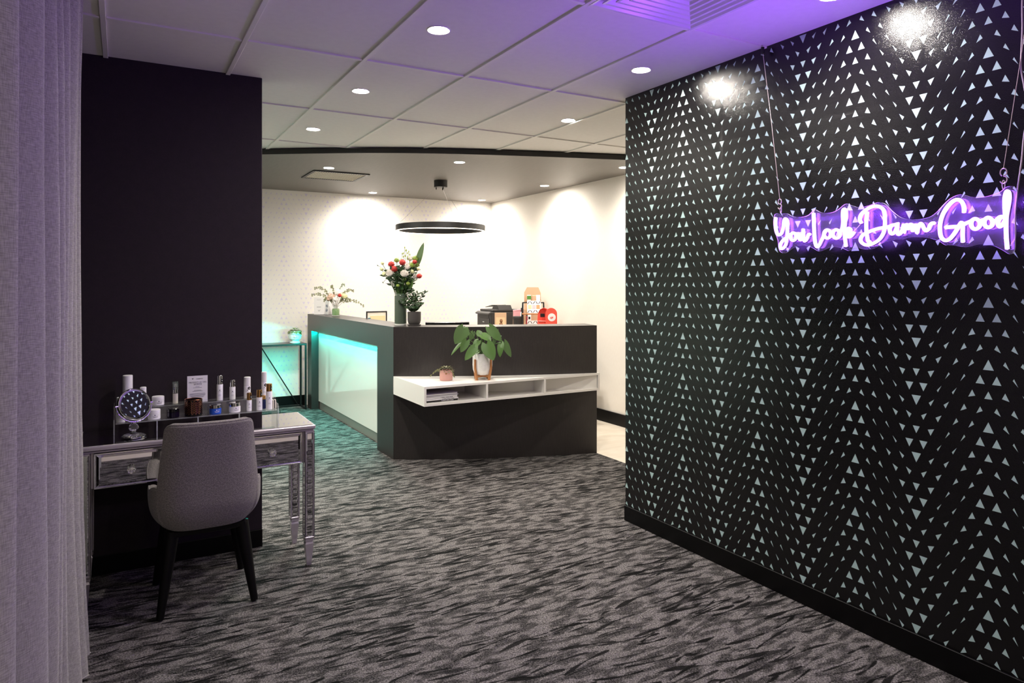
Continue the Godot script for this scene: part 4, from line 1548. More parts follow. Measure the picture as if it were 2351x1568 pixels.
# ---------------------------------------------------------------- things on the counter
func build_counter_plants() -> void:
	var H := 1.1502
	# ---- tall glass vase: local +x runs to the right of the picture, +z towards the room
	var vp := Vector3(2.19, H, -5.90)
	var v := thing("glass_vase", "tall clear glass cylinder vase lined with dark green leaves on the counter", "vase", vp, -YAW)
	var r := 0.0575
	part(MB.new().lathe(V2([0, 0, r - 0.002, 0, r, 0.002, r, 0.284, r - 0.0015, 0.286, r - 0.003, 0.284, r - 0.003, 0.27]), 40), "glass", M.vase_glass, v)
	part(MB.new().lathe(V2([0, 0.0006, r - 0.0035, 0.0006, r - 0.0035, 0.014, 0, 0.014]), 40), "glass_base", mat(c8(205, 205, 196), 0.1), v)
	part(MB.new().lathe(V2([0, 0.0165, r - 0.0045, 0.0165, r - 0.0045, 0.262, r - 0.008, 0.268, r - 0.010, 0.20]), 28), "leaf_lining", leaf_mat(c8(34, 50, 24), 0.7, 0.05), v)
	# flowers, each on its own stem: [kind, x, y, z, size]
	var grp := "cut flowers in the tall vase"
	var Z := func(px: float) -> float: return (px - 440.0) / 1882.0
	var Y := func(py: float) -> float: return (1475.0 - py) / 1882.0
	var fl := [
		["carnation", 300, 440, 0.05, 0.024, "red carnation touching its twin above the white roses"],
		["carnation", 355, 520, 0.07, 0.026, "red carnation lowest on the curtain side of the bouquet, over a white rose"],
		["carnation", 490, 410, 0.06, 0.025, "red carnation in the middle of the tall bouquet"],
		["carnation", 690, 400, 0.03, 0.018, "small orange-red carnation below the big pointed leaf"],
		["carnation", 770, 640, 0.04, 0.021, "red carnation standing out alone beside the smallest white rose"],
		["rose", 285, 590, 0.08, 0.032, "white rose under the two touching red carnations"],
		["rose", 530, 600, 0.085, 0.032, "white rose at the front middle of the tall bouquet"],
		["rose", 562, 482, 0.05, 0.030, "white rose just beneath the tall green buds"],
		["rose", 700, 650, 0.03, 0.021, "smallest white rose, next to the lone red carnation"],
		["rose", 600, 335, -0.02, 0.026, "white rose at the top behind the green heads"],
		["bud", 140, 420, 0.02, 0.017, "cream rosebud highest on the curtain side"],
		["bud", 135, 520, 0.04, 0.019, "cream rosebud furthest out to the curtain side"],
		["bud", 180, 605, 0.05, 0.021, "cream rosebud below the two outer buds"],
		["bud", 655, 565, 0.06, 0.018, "pale green rosebud among the green heads"],
		["bud", 748, 520, 0.02, 0.015, "pale green rosebud beside the big pointed leaf's foot"],
		["green", 372, 372, -0.01, 0.026, "pale green flower head behind the red carnations"],
		["green", 690, 345, -0.02, 0.030, "pale green flower head at the foot of the big pointed leaf"],
		["green", 640, 455, 0.02, 0.030, "pale green flower head between the white roses and the pointed leaf"],
		["green", 715, 455, -0.02, 0.024, "pale green flower head furthest to the reception wall"],
	]
	var n := 0
	for e in fl:
		n += 1
		var c := Vector3(Z.call(e[1]), Y.call(e[2]), e[3])
		var called: String = {"carnation": "carnation", "rose": "white_rose", "bud": "rosebud", "green": "green_flower"}[e[0]]
		var o := thing(called, e[5], "flower", vp, -YAW, grp)
		var foot := Vector3(clampf(c.x * 0.18, -0.03, 0.03), 0.20, clampf(e[3] * 0.25, -0.03, 0.03))
		var rim := Vector3(clampf(c.x * 0.32, -0.045, 0.045), 0.292, clampf(e[3] * 0.4, -0.035, 0.035))
		part(MB.new().tube(catmull([foot, rim, rim.lerp(c, 0.5) + Vector3(0, 0.015, 0), c - UP * e[4] * 0.4], 4), 0.0024, 6), "stem", M.stem, o)
		var b := MB.new()
		var outd := (c - Vector3(0, 0.25, 0)).normalized()
		match e[0]:
			"carnation":
				bloom_ruffle(b, c, e[4] * 1.08, n)
				part(b, "bloom", M.petal_red, o)
			"rose":
				bloom_rose(b, c, e[4] * 1.2, (outd + Vector3(0, 0.2, 0.9)).normalized(), n)
				bloom_ruffle(b, c - outd * e[4] * 0.2, e[4] * 0.62, n, 0.08)
				part(b, "bloom", M.petal_white, o)
			"bud":
				b.lathe(V2([0, -1, 0.6, -0.75, 0.95, -0.1, 0.8, 0.5, 0.35, 0.95, 0, 1]), 12, Transform3D(Basis(outd.cross(Vector3(0.1, 0.2, 1)).normalized(), outd, outd.cross(Vector3(0.1, 0.2, 1)).normalized().cross(outd)).scaled_local(Vector3.ONE * e[4]), c))
				part(b, "bloom", M.petal_cream, o)
			"green":
				bloom_cluster(b, c, e[4], n)
				bloom_ruffle(b, c, e[4] * 0.8, n, 0.1)
				part(b, "bloom", M.petal_green, o)
		var lf := MB.new()
		for k in 3:
			var p := rim.lerp(c, 0.25 + 0.22 * k)
			var dd := Vector3(sin(n * 2.1 + k * 2.4), 0.35, cos(n * 1.3 + k * 2.0)).normalized()
			leaf(lf, p, p + dd * 0.06, Vector3(sin(n * 1.7 + k), 0.5, 0.9), 0.024, false, 0.2)
		part(lf, "leaves", M.leaf_dark, o)
	# tall bud sprays
	for e in [[512, 155, "tallest spray of small green buds in the vase"], [540, 200, "middle spray of small green buds in the vase"], [580, 225, "spray of small green buds closest to the pointed leaf"], [470, 260, "lowest spray of small green buds in the vase"]]:
		var o := thing("bud_spray", e[2], "flower", vp, -YAW, grp)
		var c := Vector3(Z.call(e[0]), Y.call(e[1]), 0.0)
		part(MB.new().tube(catmull([Vector3(0.005, 0.20, 0), Vector3(0.01, 0.30, 0.0), Vector3(c.x * 0.6, 0.5, 0.0), c], 5), 0.0016, 5), "stem", M.stem, o)
		var b := MB.new()
		for k in 4:
			var p := c - UP * (0.026 * k) + Vector3(0.010 * (1 if k % 2 else -1) * mini(k, 1), 0, 0.006 * k)
			b.lathe(V2([0, -0.010, 0.0045, -0.004, 0.0045, 0.003, 0, 0.013]), 8, Transform3D(Basis(), p))
		part(b, "buds", M.petal_green, o)
	# big pointed leaf and the folded one
	var o1 := thing("pointed_leaf", "large pointed dark green leaf sticking up out of the bouquet", "leaf", vp, -YAW)
	var m1 := MB.new()
	var b0 := Vector3(Z.call(735), Y.call(400), -0.03)
	leaf(m1, b0, Vector3(Z.call(836), Y.call(66), -0.03), Vector3(-0.5, 0.1, 1), 0.066, true, -0.03, 0.3)
	part(m1, "blade", M.leaf, o1)
	part(MB.new().tube(catmull([Vector3(0.01, 0.20, -0.02), Vector3(0.03, 0.30, -0.03), Vector3(0.09, 0.45, -0.03), b0], 4), 0.003, 6), "stem", M.stem, o1)
	var o2 := thing("folded_leaf", "glossy green leaf folded over on the vase's reception side", "leaf", vp, -YAW)
	var m2 := MB.new()
	leaf(m2, Vector3(Z.call(560), Y.call(870), 0.03), Vector3(Z.call(672), Y.call(690), 0.05), Vector3(-0.3, 0.2, 1), 0.075, false, -0.1, 0.2)
	part(m2, "blade", M.leaf, o2)
	part(MB.new().tube([Vector3(0.01, 0.2, 0.01), Vector3(Z.call(560), Y.call(870), 0.03)], 0.0025, 6), "stem", M.stem, o2)
	for e in [[415, 800, 0.016, "small round green seed pod at the vase's rim"], [585, 765, 0.018, "round green seed pod beside the folded leaf"], [525, 690, 0.014, "green seed pod under the front white rose"]]:
		var o := thing("seed_pod", e[3], "flower", vp, -YAW, grp)
		var c := Vector3(Z.call(e[0]), Y.call(e[1]), 0.06)
		var b := MB.new()
		bloom_ruffle(b, c, e[2], 3, 0.05)
		part(b, "pod", M.petal_green, o)
		part(MB.new().tube([Vector3(c.x * 0.2, 0.2, 0.02), Vector3(c.x * 0.5, 0.295, 0.035), c], 0.0018, 5), "stem", M.stem, o)
	# loose greenery that fills the neck of the vase
	var gr := thing("vase_greenery", "mass of dark green foliage spilling over the rim of the tall vase", "foliage", vp, -YAW)
	var gm := MB.new()
	var gs := MB.new()
	for k in 120:
		var a := rng.randf() * TAU
		var hgt := rng.randf_range(0.285, 0.53)
		var spread := 0.022 + (hgt - 0.27) * 0.42
		var p := Vector3(cos(a) * spread * rng.randf_range(0.3, 1.0), hgt, sin(a) * spread * rng.randf_range(0.3, 1.0))
		var d := (Vector3(p.x * 3.0, 0.35, p.z * 3.0) + Vector3(rng.randf_range(-0.4, 0.4), rng.randf_range(-0.5, 0.3), rng.randf_range(-0.4, 0.4))).normalized()
		leaf(gm, p, p + d * rng.randf_range(0.045, 0.08), Vector3(rng.randf_range(-0.8, 0.8), 0.35, rng.randf_range(0.3, 1.0)), rng.randf_range(0.022, 0.036), false, 0.25)
		gs.tube([Vector3(p.x * 0.15, 0.2, p.z * 0.15), Vector3(p.x * 0.5, 0.285, p.z * 0.5), p], 0.0012, 4)
	part(gm, "foliage", M.leaf_dark, gr)
	part(gs, "stems", M.stem, gr)
	for e in [[72, 462, "thin twig with a dark bud reaching out past the cream rosebuds"], [160, 750, "thin twig drooping on the curtain side of the vase"], [762, 462, "thin twig with a dark bud reaching towards the reception wall"]]:
		var o := thing("twig", e[2], "twig", vp, -YAW, grp)
		var c := Vector3(Z.call(e[0]), Y.call(e[1]), 0.05)
		part(MB.new().tube(catmull([Vector3(c.x * 0.12, 0.2, 0.01), Vector3(c.x * 0.25, 0.30, 0.02), Vector3(c.x * 0.7, c.y + (0.03 if e[1] > 700 else -0.05), 0.04), c], 5), 0.0015, 5), "stem", M.stem, o)
		part(MB.new().lathe(V2([0, -0.009, 0.005, 0, 0, 0.012]), 8, Transform3D(Basis(Vector3(0, 0, 1), 0.9 if c.x < 0 else -0.9), c)), "bud", M.leaf_dark, o)

	# ---- dark grey pot with a small-leaved plant
	var pp := Vector3(2.285, H, -5.805)
	var p2 := thing("potted_plant", "small-leaved green plant in a dark grey pot beside the tall vase", "plant", pp, -YAW)
	part(MB.new().lathe(V2([0, 0, 0.056, 0, 0.060, 0.004, 0.060, 0.009, 0, 0.009]), 36), "saucer", M.pot_grey, p2)
	part(MB.new().lathe(V2([0, 0.010, 0.044, 0.010, 0.052, 0.018, 0.059, 0.045, 0.060, 0.122, 0.0585, 0.123, 0.056, 0.122, 0.055, 0.105, 0, 0.105]), 40), "pot", M.pot_grey, p2)
	part(MB.new().lathe(V2([0, 0.1065, 0.0545, 0.1055, 0.0545, 0.106, 0, 0.110]), 24), "soil", M.soil, p2)
	var q := func(px, py, z): return Vector3((px - 665.0) / 1882.0, (1487.0 - py) / 1882.0, z)
	var br := MB.new()
	var lv := MB.new()
	for e in [[620, 890, 0.0], [720, 945, 0.03], [848, 935, 0.0], [790, 1125, 0.05], [500, 945, 0.0], [425, 1100, 0.04], [520, 1060, 0.07], [705, 1190, 0.06], [580, 1190, 0.06], [640, 1010, -0.03], [560, 890, -0.04]]:
		var a := Vector3(0, 0.108, 0)
		var b: Vector3 = q.call(e[0], e[1], e[2])
		var path := bez(a, Vector3(b.x * 0.35, lerpf(a.y, b.y, 0.7), b.z * 0.4), b, 10)
		br.tube(path, 0.0016, 5)
		for k in range(3, 11):
			var p: Vector3 = path[k]
			for s in [0.0, PI]:
				var ang: float = k * 1.35 + s + e[0]
				var d := Vector3(cos(ang), 0.45, sin(ang)).normalized()
				leaf(lv, p, p + d * 0.042, Vector3(sin(k * 2.1) * 0.7, 0.6, 0.8), 0.021, false, 0.15, 0.15)
		leaf(lv, b, b + Vector3(0, 0.028, 0.004), Vector3(0, 0, 1), 0.014)
	part(br, "branches", M.stem_brown, p2)
	part(lv, "leaves", M.leaf_dark, p2)

	# ---- small green vase with a loose bouquet near the far end of the counter
	var gp := Vector3(2.145, H, -7.90)
	var g := thing("small_vase", "small green-tinted glass vase on the far end of the counter", "vase", gp, -YAW)
	part(MB.new().lathe(V2([0, 0, 0.040, 0, 0.046, 0.006, 0.047, 0.07, 0.040, 0.088, 0.033, 0.098, 0.035, 0.120, 0.033, 0.120, 0.031, 0.098, 0.044, 0.068, 0.043, 0.008, 0, 0.006]), 32), "glass", M.pane, g)
	part(MB.new().lathe(V2([0, 0.007, 0.042, 0.009, 0.0432, 0.068, 0.036, 0.086, 0, 0.086]), 28), "leaf_lining", leaf_mat(c8(86, 128, 26), 0.15, 0.3), g)
	var q2 := func(px, py, z): return Vector3((px - 837.0) / 982.0, (425.0 - py) / 982.0, z)
	var cut := "cut flowers in the small vase"
	var fs := [["cluster", 800, 210, 0.05, 0.048, "blush flower head over the small vase's curtain side", M.petal_blush], ["cluster", 870, 160, 0.03, 0.052, "large ivory flower head at the top of the small bouquet", M.petal_white], ["cluster", 940, 200, 0.03, 0.042, "cream flower head next to the red bloom", M.petal_cream], ["cluster", 850, 235, 0.07, 0.036, "ivory flower head low over the small vase's rim", M.petal_white], ["ruffle", 903, 192, 0.085, 0.020, "single red bloom in the small bouquet", M.petal_red], ["ruffle", 770, 235, 0.06, 0.022, "small blush bloom low in the small bouquet", M.petal_blush]]
	n = 0
	for e in fs:
		n += 1
		var o := thing("cut_flower", e[5], "flower", gp, -YAW, cut)
		var c: Vector3 = q2.call(e[1], e[2], e[3])
		var b := MB.new()
		if e[0] == "cluster":
			bloom_cluster(b, c, e[4], n, 26)
			bloom_ruffle(b, c, e[4] * 0.8, n, 0.1)
		else:
			bloom_ruffle(b, c, e[4], n)
		part(b, "bloom", e[6], o)
		part(MB.new().tube([Vector3(c.x * 0.1, 0.02, 0), Vector3(c.x * 0.25, 0.125, 0.01), c], 0.002, 5), "stem", M.stem_brown, o)
	var sp := [[600, 112, "eucalyptus sprig reaching highest towards the curtain side"], [575, 188, "eucalyptus sprig stretched flat above the white cards"], [715, 250, "short eucalyptus sprig drooping beside the small vase"], [1150, 310, "long eucalyptus sprig drooping over the picture frame"], [1040, 140, "upright eucalyptus sprig on the reception side"], [940, 75, "feathery green sprig at the very top of the small bouquet"], [1010, 250, "short eucalyptus sprig under the cream flower head"], [800, 95, "thin eucalyptus sprig behind the ivory flower head"]]
	for e in sp:
		var o := thing("eucalyptus_sprig", e[2], "sprig", gp, -YAW, cut)
		var c: Vector3 = q2.call(e[0], e[1], rng.randf_range(-0.02, 0.05))
		var st := Vector3(c.x * 0.1, 0.11, 0)
		var md := Vector3(c.x * 0.45, maxf(c.y, 0.2) + 0.05, c.z * 0.5)
		var path := bez(st, md, c, 12)
		part(MB.new().tube(path, 0.0014, 5), "stem", M.stem_brown, o)
		var l := MB.new()
		for k in range(3, 13):
			for s in [-1.0, 1.0]:
				var p: Vector3 = path[k]
				var ang := k * 0.9 + (PI if s > 0 else 0.0)
				var d := Vector3(0.25 * signf(c.x), sin(ang) * 0.9, cos(ang) * 0.6 + 0.2).normalized()
				leaf(l, p, p + d * (0.034 - 0.0012 * k), Vector3(0.2, 0.3, 1), 0.020 if e[0] != 940 else 0.008, false, 0.1, 0.1)
		part(l, "leaves", M.leaf if e[0] == 940 else M.leaf_euc, o)

	# ---- white cards at the end of the counter
	var cards := [[2.075, -8.40, 0.115, 0.205, -0.30, -0.13, "white card with a small black emblem at the counter's far end"], [2.150, -8.34, 0.075, 0.175, -1.2, -0.10, "white folded card printed with a grey floral shape"], [2.215, -8.46, 0.13, 0.15, -0.42, -0.12, "plain white card leaning behind the floral one"]]
	for k in 3:
		var e: Array = cards[k]
		var o := thing("display_card", e[6], "card", Vector3(e[0], H, e[1]), e[4], "cards on the counter")
		var tb := Basis(Vector3(1, 0, 0), e[5])
		part(MB.new().box(tb * Vector3(0, e[3] * 0.5, 0), Vector3(e[2], e[3], 0.003), tb), "card", M.paper, o)
		part(MB.new().box(Basis(Vector3(1, 0, 0), 0.22) * Vector3(0, e[3] * 0.3, 0) + Vector3(0, 0, -0.055 - e[3] * 0.03), Vector3(e[2] * 0.6, e[3] * 0.6, 0.002), Basis(Vector3(1, 0, 0), 0.22)), "strut", M.paper, o)
		var mk := MB.new()
		if k == 0:
			mk.tri(tb * Vector3(-0.012, 0.062, 0.002), tb * Vector3(-0.003, 0.036, 0.002), tb * Vector3(0.0, 0.040, 0.002))
			mk.tri(tb * Vector3(0.002, 0.040, 0.002), tb * Vector3(0.006, 0.036, 0.002), tb * Vector3(0.018, 0.064, 0.002))
			for y in [0.085, 0.093, 0.178]:
				mk.box(tb * Vector3(0, y, 0.002), Vector3(0.05, 0.002, 0.0004), tb)
			part(mk, "print", M.ink, o)
		elif k == 1:
			for y in 7:
				var w := 0.012 + 0.012 * sin(y * 1.7 + 0.4)
				mk.box(tb * Vector3(0.006 * sin(y * 2.3), 0.04 + 0.014 * y, 0.002), Vector3(w * 2.0, 0.0145, 0.0004), tb)
			part(mk, "print", mat(c8(150, 152, 166), 0.7), o)

	# ---- framed picture and monitor behind the counter
	var pf := thing("picture_frame", "small black-framed picture on a stand inside the reception desk", "picture", Vector3(2.40, 0.7455, -7.2), 0.0)
	var fm := MB.new()
	frame_rect(fm, Vector3(0, 0.345, 0), 0.232, 0.27, 0.012, 0.016)
	part(fm, "frame", M.black, pf)
	part(MB.new().box(Vector3(0, 0.345, -0.002), Vector3(0.21, 0.248, 0.004)), "mount", M.cream, pf)
	var art := MB.new()
	art.box(Vector3(0.01, 0.335, 0.001), Vector3(0.17, 0.19, 0.002))
	part(art, "picture", mat(c8(214, 190, 146), 0.7), pf)
	part(MB.new().box(Vector3(-0.082, 0.40, 0.0015), Vector3(0.03, 0.02, 0.002)), "logo_patch", mat(c8(40, 110, 130), 0.6), pf)
	part(MB.new().cbox(Vector3(0, 0.105, -0.012), Vector3(0.03, 0.21, 0.012), 0.002).cbox(Vector3(0, 0.006, -0.01), Vector3(0.16, 0.012, 0.11), 0.003), "stand", M.black, pf)
	var mo := thing("computer_monitor", "black computer monitor whose top edge shows above the counter", "monitor", Vector3(2.72, 0.7455, -6.05), -0.35)
	part(MB.new().cbox(Vector3(0, 0.262, 0), Vector3(0.42, 0.30, 0.028), 0.006, Basis(Vector3(1, 0, 0), 0.06)), "screen", M.black_gloss, mo)
	part(MB.new().cbox(Vector3(0, 0.09, 0.03), Vector3(0.05, 0.17, 0.02), 0.003).cbox(Vector3(0, 0.006, 0.03), Vector3(0.2, 0.012, 0.16), 0.003), "stand", M.black, mo)


# ---------------------------------------------------------------- things on the white shelf
func build_shelf_things() -> void:
	var y := 0.7222
	# white pot in a wooden stand
	var at := Vector3(2.635, y, -5.145)
	var st := thing("plant_stand", "light wooden four-legged plant stand on the white shelf", "plant stand", at, -YAW)
	for k in 4:
		var a := deg_to_rad(38.0 + 90.0 * k)
		var o := Vector3(cos(a), 0, sin(a))
		part(MB.new().tube([o * 0.072 + UP * 0.0, o * 0.080 + UP * 0.04, o * 0.094 + UP * 0.10, o * 0.094 + UP * 0.175], [0.013, 0.011, 0.0095, 0.008], 8), "leg", M.oak, st)
	part(MB.new().box(Vector3(0, 0.030, 0), Vector3(0.15, 0.016, 0.018), Basis(UP, -deg_to_rad(38.0))), "cross_bar", M.oak, st)
	part(MB.new().box(Vector3(0, 0.030, 0), Vector3(0.15, 0.016, 0.018), Basis(UP, -deg_to_rad(128.0))), "cross_bar", M.oak, st)
	var pl := thing("potted_plant", "heart-leaved green plant in a round white pot on the wooden stand", "plant", at + UP * 0.039, -YAW)
	part(MB.new().lathe(V2([0, 0, 0.045, 0, 0.066, 0.012, 0.080, 0.045, 0.0835, 0.085, 0.0815, 0.178, 0.079, 0.181, 0.0765, 0.178, 0.077, 0.155, 0, 0.155]), 44), "pot", M.pot_white, pl)
	part(MB.new().lathe(V2([0, 0.157, 0.075, 0.156, 0.075, 0.1565, 0, 0.163]), 24), "soil", M.soil, pl)
	var q := func(px, py, z): return Vector3((px - 940.0) / 1132.0, (715.0 - py) / 1132.0 - 0.039, z)
	# base x, y, tip x, y, width, depth of base, depth of tip, facing
	var lv := [
		[765, 228, 690, 372, 0.118, 0.06, 0.09, Vector3(0.35, 0.2, 1)], [795, 340, 745, 446, 0.070, 0.08, 0.11, Vector3(0.5, 0.5, 1)], [738, 372, 634, 478, 0.045, 0.02, 0.02, Vector3(0.4, 1, 0.3)],
		[872, 402, 782, 516, 0.075, 0.10, 0.13, Vector3(0.2, 0.6, 1)], [850, 268, 822, 348, 0.05, 0.0, 0.02, Vector3(0.6, 0.2, 1)], [1010, 222, 1124, 348, 0.085, 0.03, 0.06, Vector3(-0.5, 0.5, 0.7)],
		[940, 290, 1028, 338, 0.085, 0.05, 0.09, Vector3(0, 1, 0.6)], [985, 372, 1050, 516, 0.115, 0.10, 0.14, Vector3(-0.1, 0.25, 1)], [1120, 372, 1104, 492, 0.062, 0.05, 0.09, Vector3(-0.5, 0.3, 1)],
		[1150, 362, 1211, 500, 0.062, 0.03, 0.05, Vector3(-0.3, 0.3, 1)], [905, 440, 838, 470, 0.05, 0.08, 0.12, Vector3(0.1, 1, 0.5)], [920, 300, 885, 250, 0.055, -0.05, -0.07, Vector3(0.1, 0.3, 1)],
		[1060, 330, 1120, 300, 0.06, -0.04, -0.06, Vector3(0, 1, 0.5)], [800, 300, 765, 205, 0.05, -0.01, -0.02, Vector3(0.5, 0.3, 1)], [1075, 260, 1045, 400, 0.05, 0.01, 0.05, Vector3(0.7, 0.2, 0.8)],
		[905, 345, 860, 400, 0.06, 0.04, 0.08, Vector3(0.2, 0.8, 0.7)], [975, 330, 1010, 290, 0.06, -0.02, -0.05, Vector3(0, 0.8, 0.8)],
	]
	for e in lv:
		var b: Vector3 = q.call(e[0], e[1], e[5])
		var tp: Vector3 = q.call(e[2], e[3], e[6])
		var m := MB.new()
		leaf(m, b, tp, e[7], e[4], true, 0.10, 0.18)
		var lf := part(m, "leaf", M.leaf, pl)
		var a := Vector3(b.x * 0.15, 0.155, b.z * 0.3)
		part(MB.new().tube(bez(a, Vector3(b.x * 0.5, maxf(b.y, 0.2) + 0.02, b.z * 0.6), b, 8), 0.0028, 6), "petiole", M.stem, lf)
	# pink pot
	var pk := thing("potted_succulent", "small trailing plant in a pink pot on the white shelf", "plant", Vector3(2.345, y, -5.24), -YAW)
	part(MB.new().lathe(V2([0, 0, 0.048, 0, 0.053, 0.005, 0.0545, 0.03, 0.0545, 0.086, 0.053, 0.087, 0.050, 0.086, 0.050, 0.07, 0, 0.07]), 36), "pot", M.pot_pink, pk)
	part(MB.new().lathe(V2([0, 0.071, 0.049, 0.0705, 0.049, 0.071, 0, 0.076]), 20), "soil", M.soil, pk)
	var hm := MB.new()
	for s in [-1.0, 1.0]:
		hm.quad(Vector3(0.005, 0.052, 0.0549), Vector3(0.005 + 0.0, 0.0645, 0.0549), Vector3(0.005 + s * 0.004, 0.069, 0.0549), Vector3(0.005 + s * 0.0085, 0.064, 0.0547))
	part(hm, "heart_motif", M.gold, pk)
	var sl := MB.new()
	for k in 46:
		var a := k * 2.399
		var rr := 0.05 * sqrt((k + 0.5) / 46.0)
		var p := Vector3(cos(a) * rr, 0.078 + 0.03 * (1.0 - k / 46.0), sin(a) * rr)
		var d := Vector3(cos(a) * 0.8, 0.55 - 0.7 * (k / 46.0), sin(a) * 0.8).normalized()
		leaf(sl, p, p + d * rng.randf_range(0.024, 0.038), UP, 0.015, false, 0.15, 0.2)
	for e in [Vector3(-0.118, 0.055, 0.03), Vector3(-0.098, 0.075, 0.02), Vector3(0.062, 0.05, 0.03)]:
		for k in 5:
			var p: Vector3 = Vector3(signf(e.x) * 0.035, 0.10, 0.02).lerp(e, k / 4.0) + UP * 0.012 * sin(k * PI / 4.0)
			leaf(sl, p, p + Vector3(signf(e.x) * 0.012, -0.022, 0.008), Vector3(0, 0.3, 1), 0.012)
	part(sl, "leaves", M.leaf_bronze, pk)
	# magazines in the first bay
	var by := 0.5852
	var mags := [[0.155, 0.010, "black magazine at the bottom of the stack in the shelf", M.black_cap, 0.02], [0.152, 0.009, "white magazine lying on the black one", M.paper, 0.03], [0.150, 0.010, "white magazine with dark spine lettering, third from the bottom of the stack", M.white_plastic, 0.0], [0.148, 0.006, "thin white magazine in the middle of the stack", M.paper, -0.02], [0.146, 0.005, "thin grey magazine near the top of the stack", mat(c8(176, 172, 178), 0.4), 0.035], [0.146, 0.008, "white magazine second from the top of the stack", M.white_plastic, 0.015], [0.140, 0.004, "thin lilac magazine on top of the stack", mat(c8(150, 138, 164), 0.4), 0.05]]
	var yy := by
	for k in mags.size():
		var e: Array = mags[k]
		var h: float = e[1] * 1.25
		var o := thing("magazine", e[2], "magazine", Vector3(2.222 + 0.006 * sin(k * 2.0), yy, -5.155), e[4], "magazines in the white shelf")
		part(MB.new().box(Vector3(0, h * 0.5, -0.0005), Vector3(0.276, h - 0.0012, 0.203)), "pages", M.paper, o)
		part(MB.new().box(Vector3(0, h - 0.0004, 0), Vector3(0.28, 0.0008, 0.208)).box(Vector3(0, 0.0004, 0), Vector3(0.28, 0.0008, 0.208)).box(Vector3(0, h * 0.5, 0.1036), Vector3(0.28, h, 0.0008)), "cover", e[3], o)
		if k < 3:
			var mk := MB.new()
			for j in 9:
				mk.box(Vector3(0.0 + j * 0.012, h * 0.5, 0.1043), Vector3(0.008 if j % 3 else 0.005, h * 0.42, 0.0003))
			part(mk, "spine_print", M.white_plastic if k == 0 else M.ink, o)
		yy += h + 0.0006


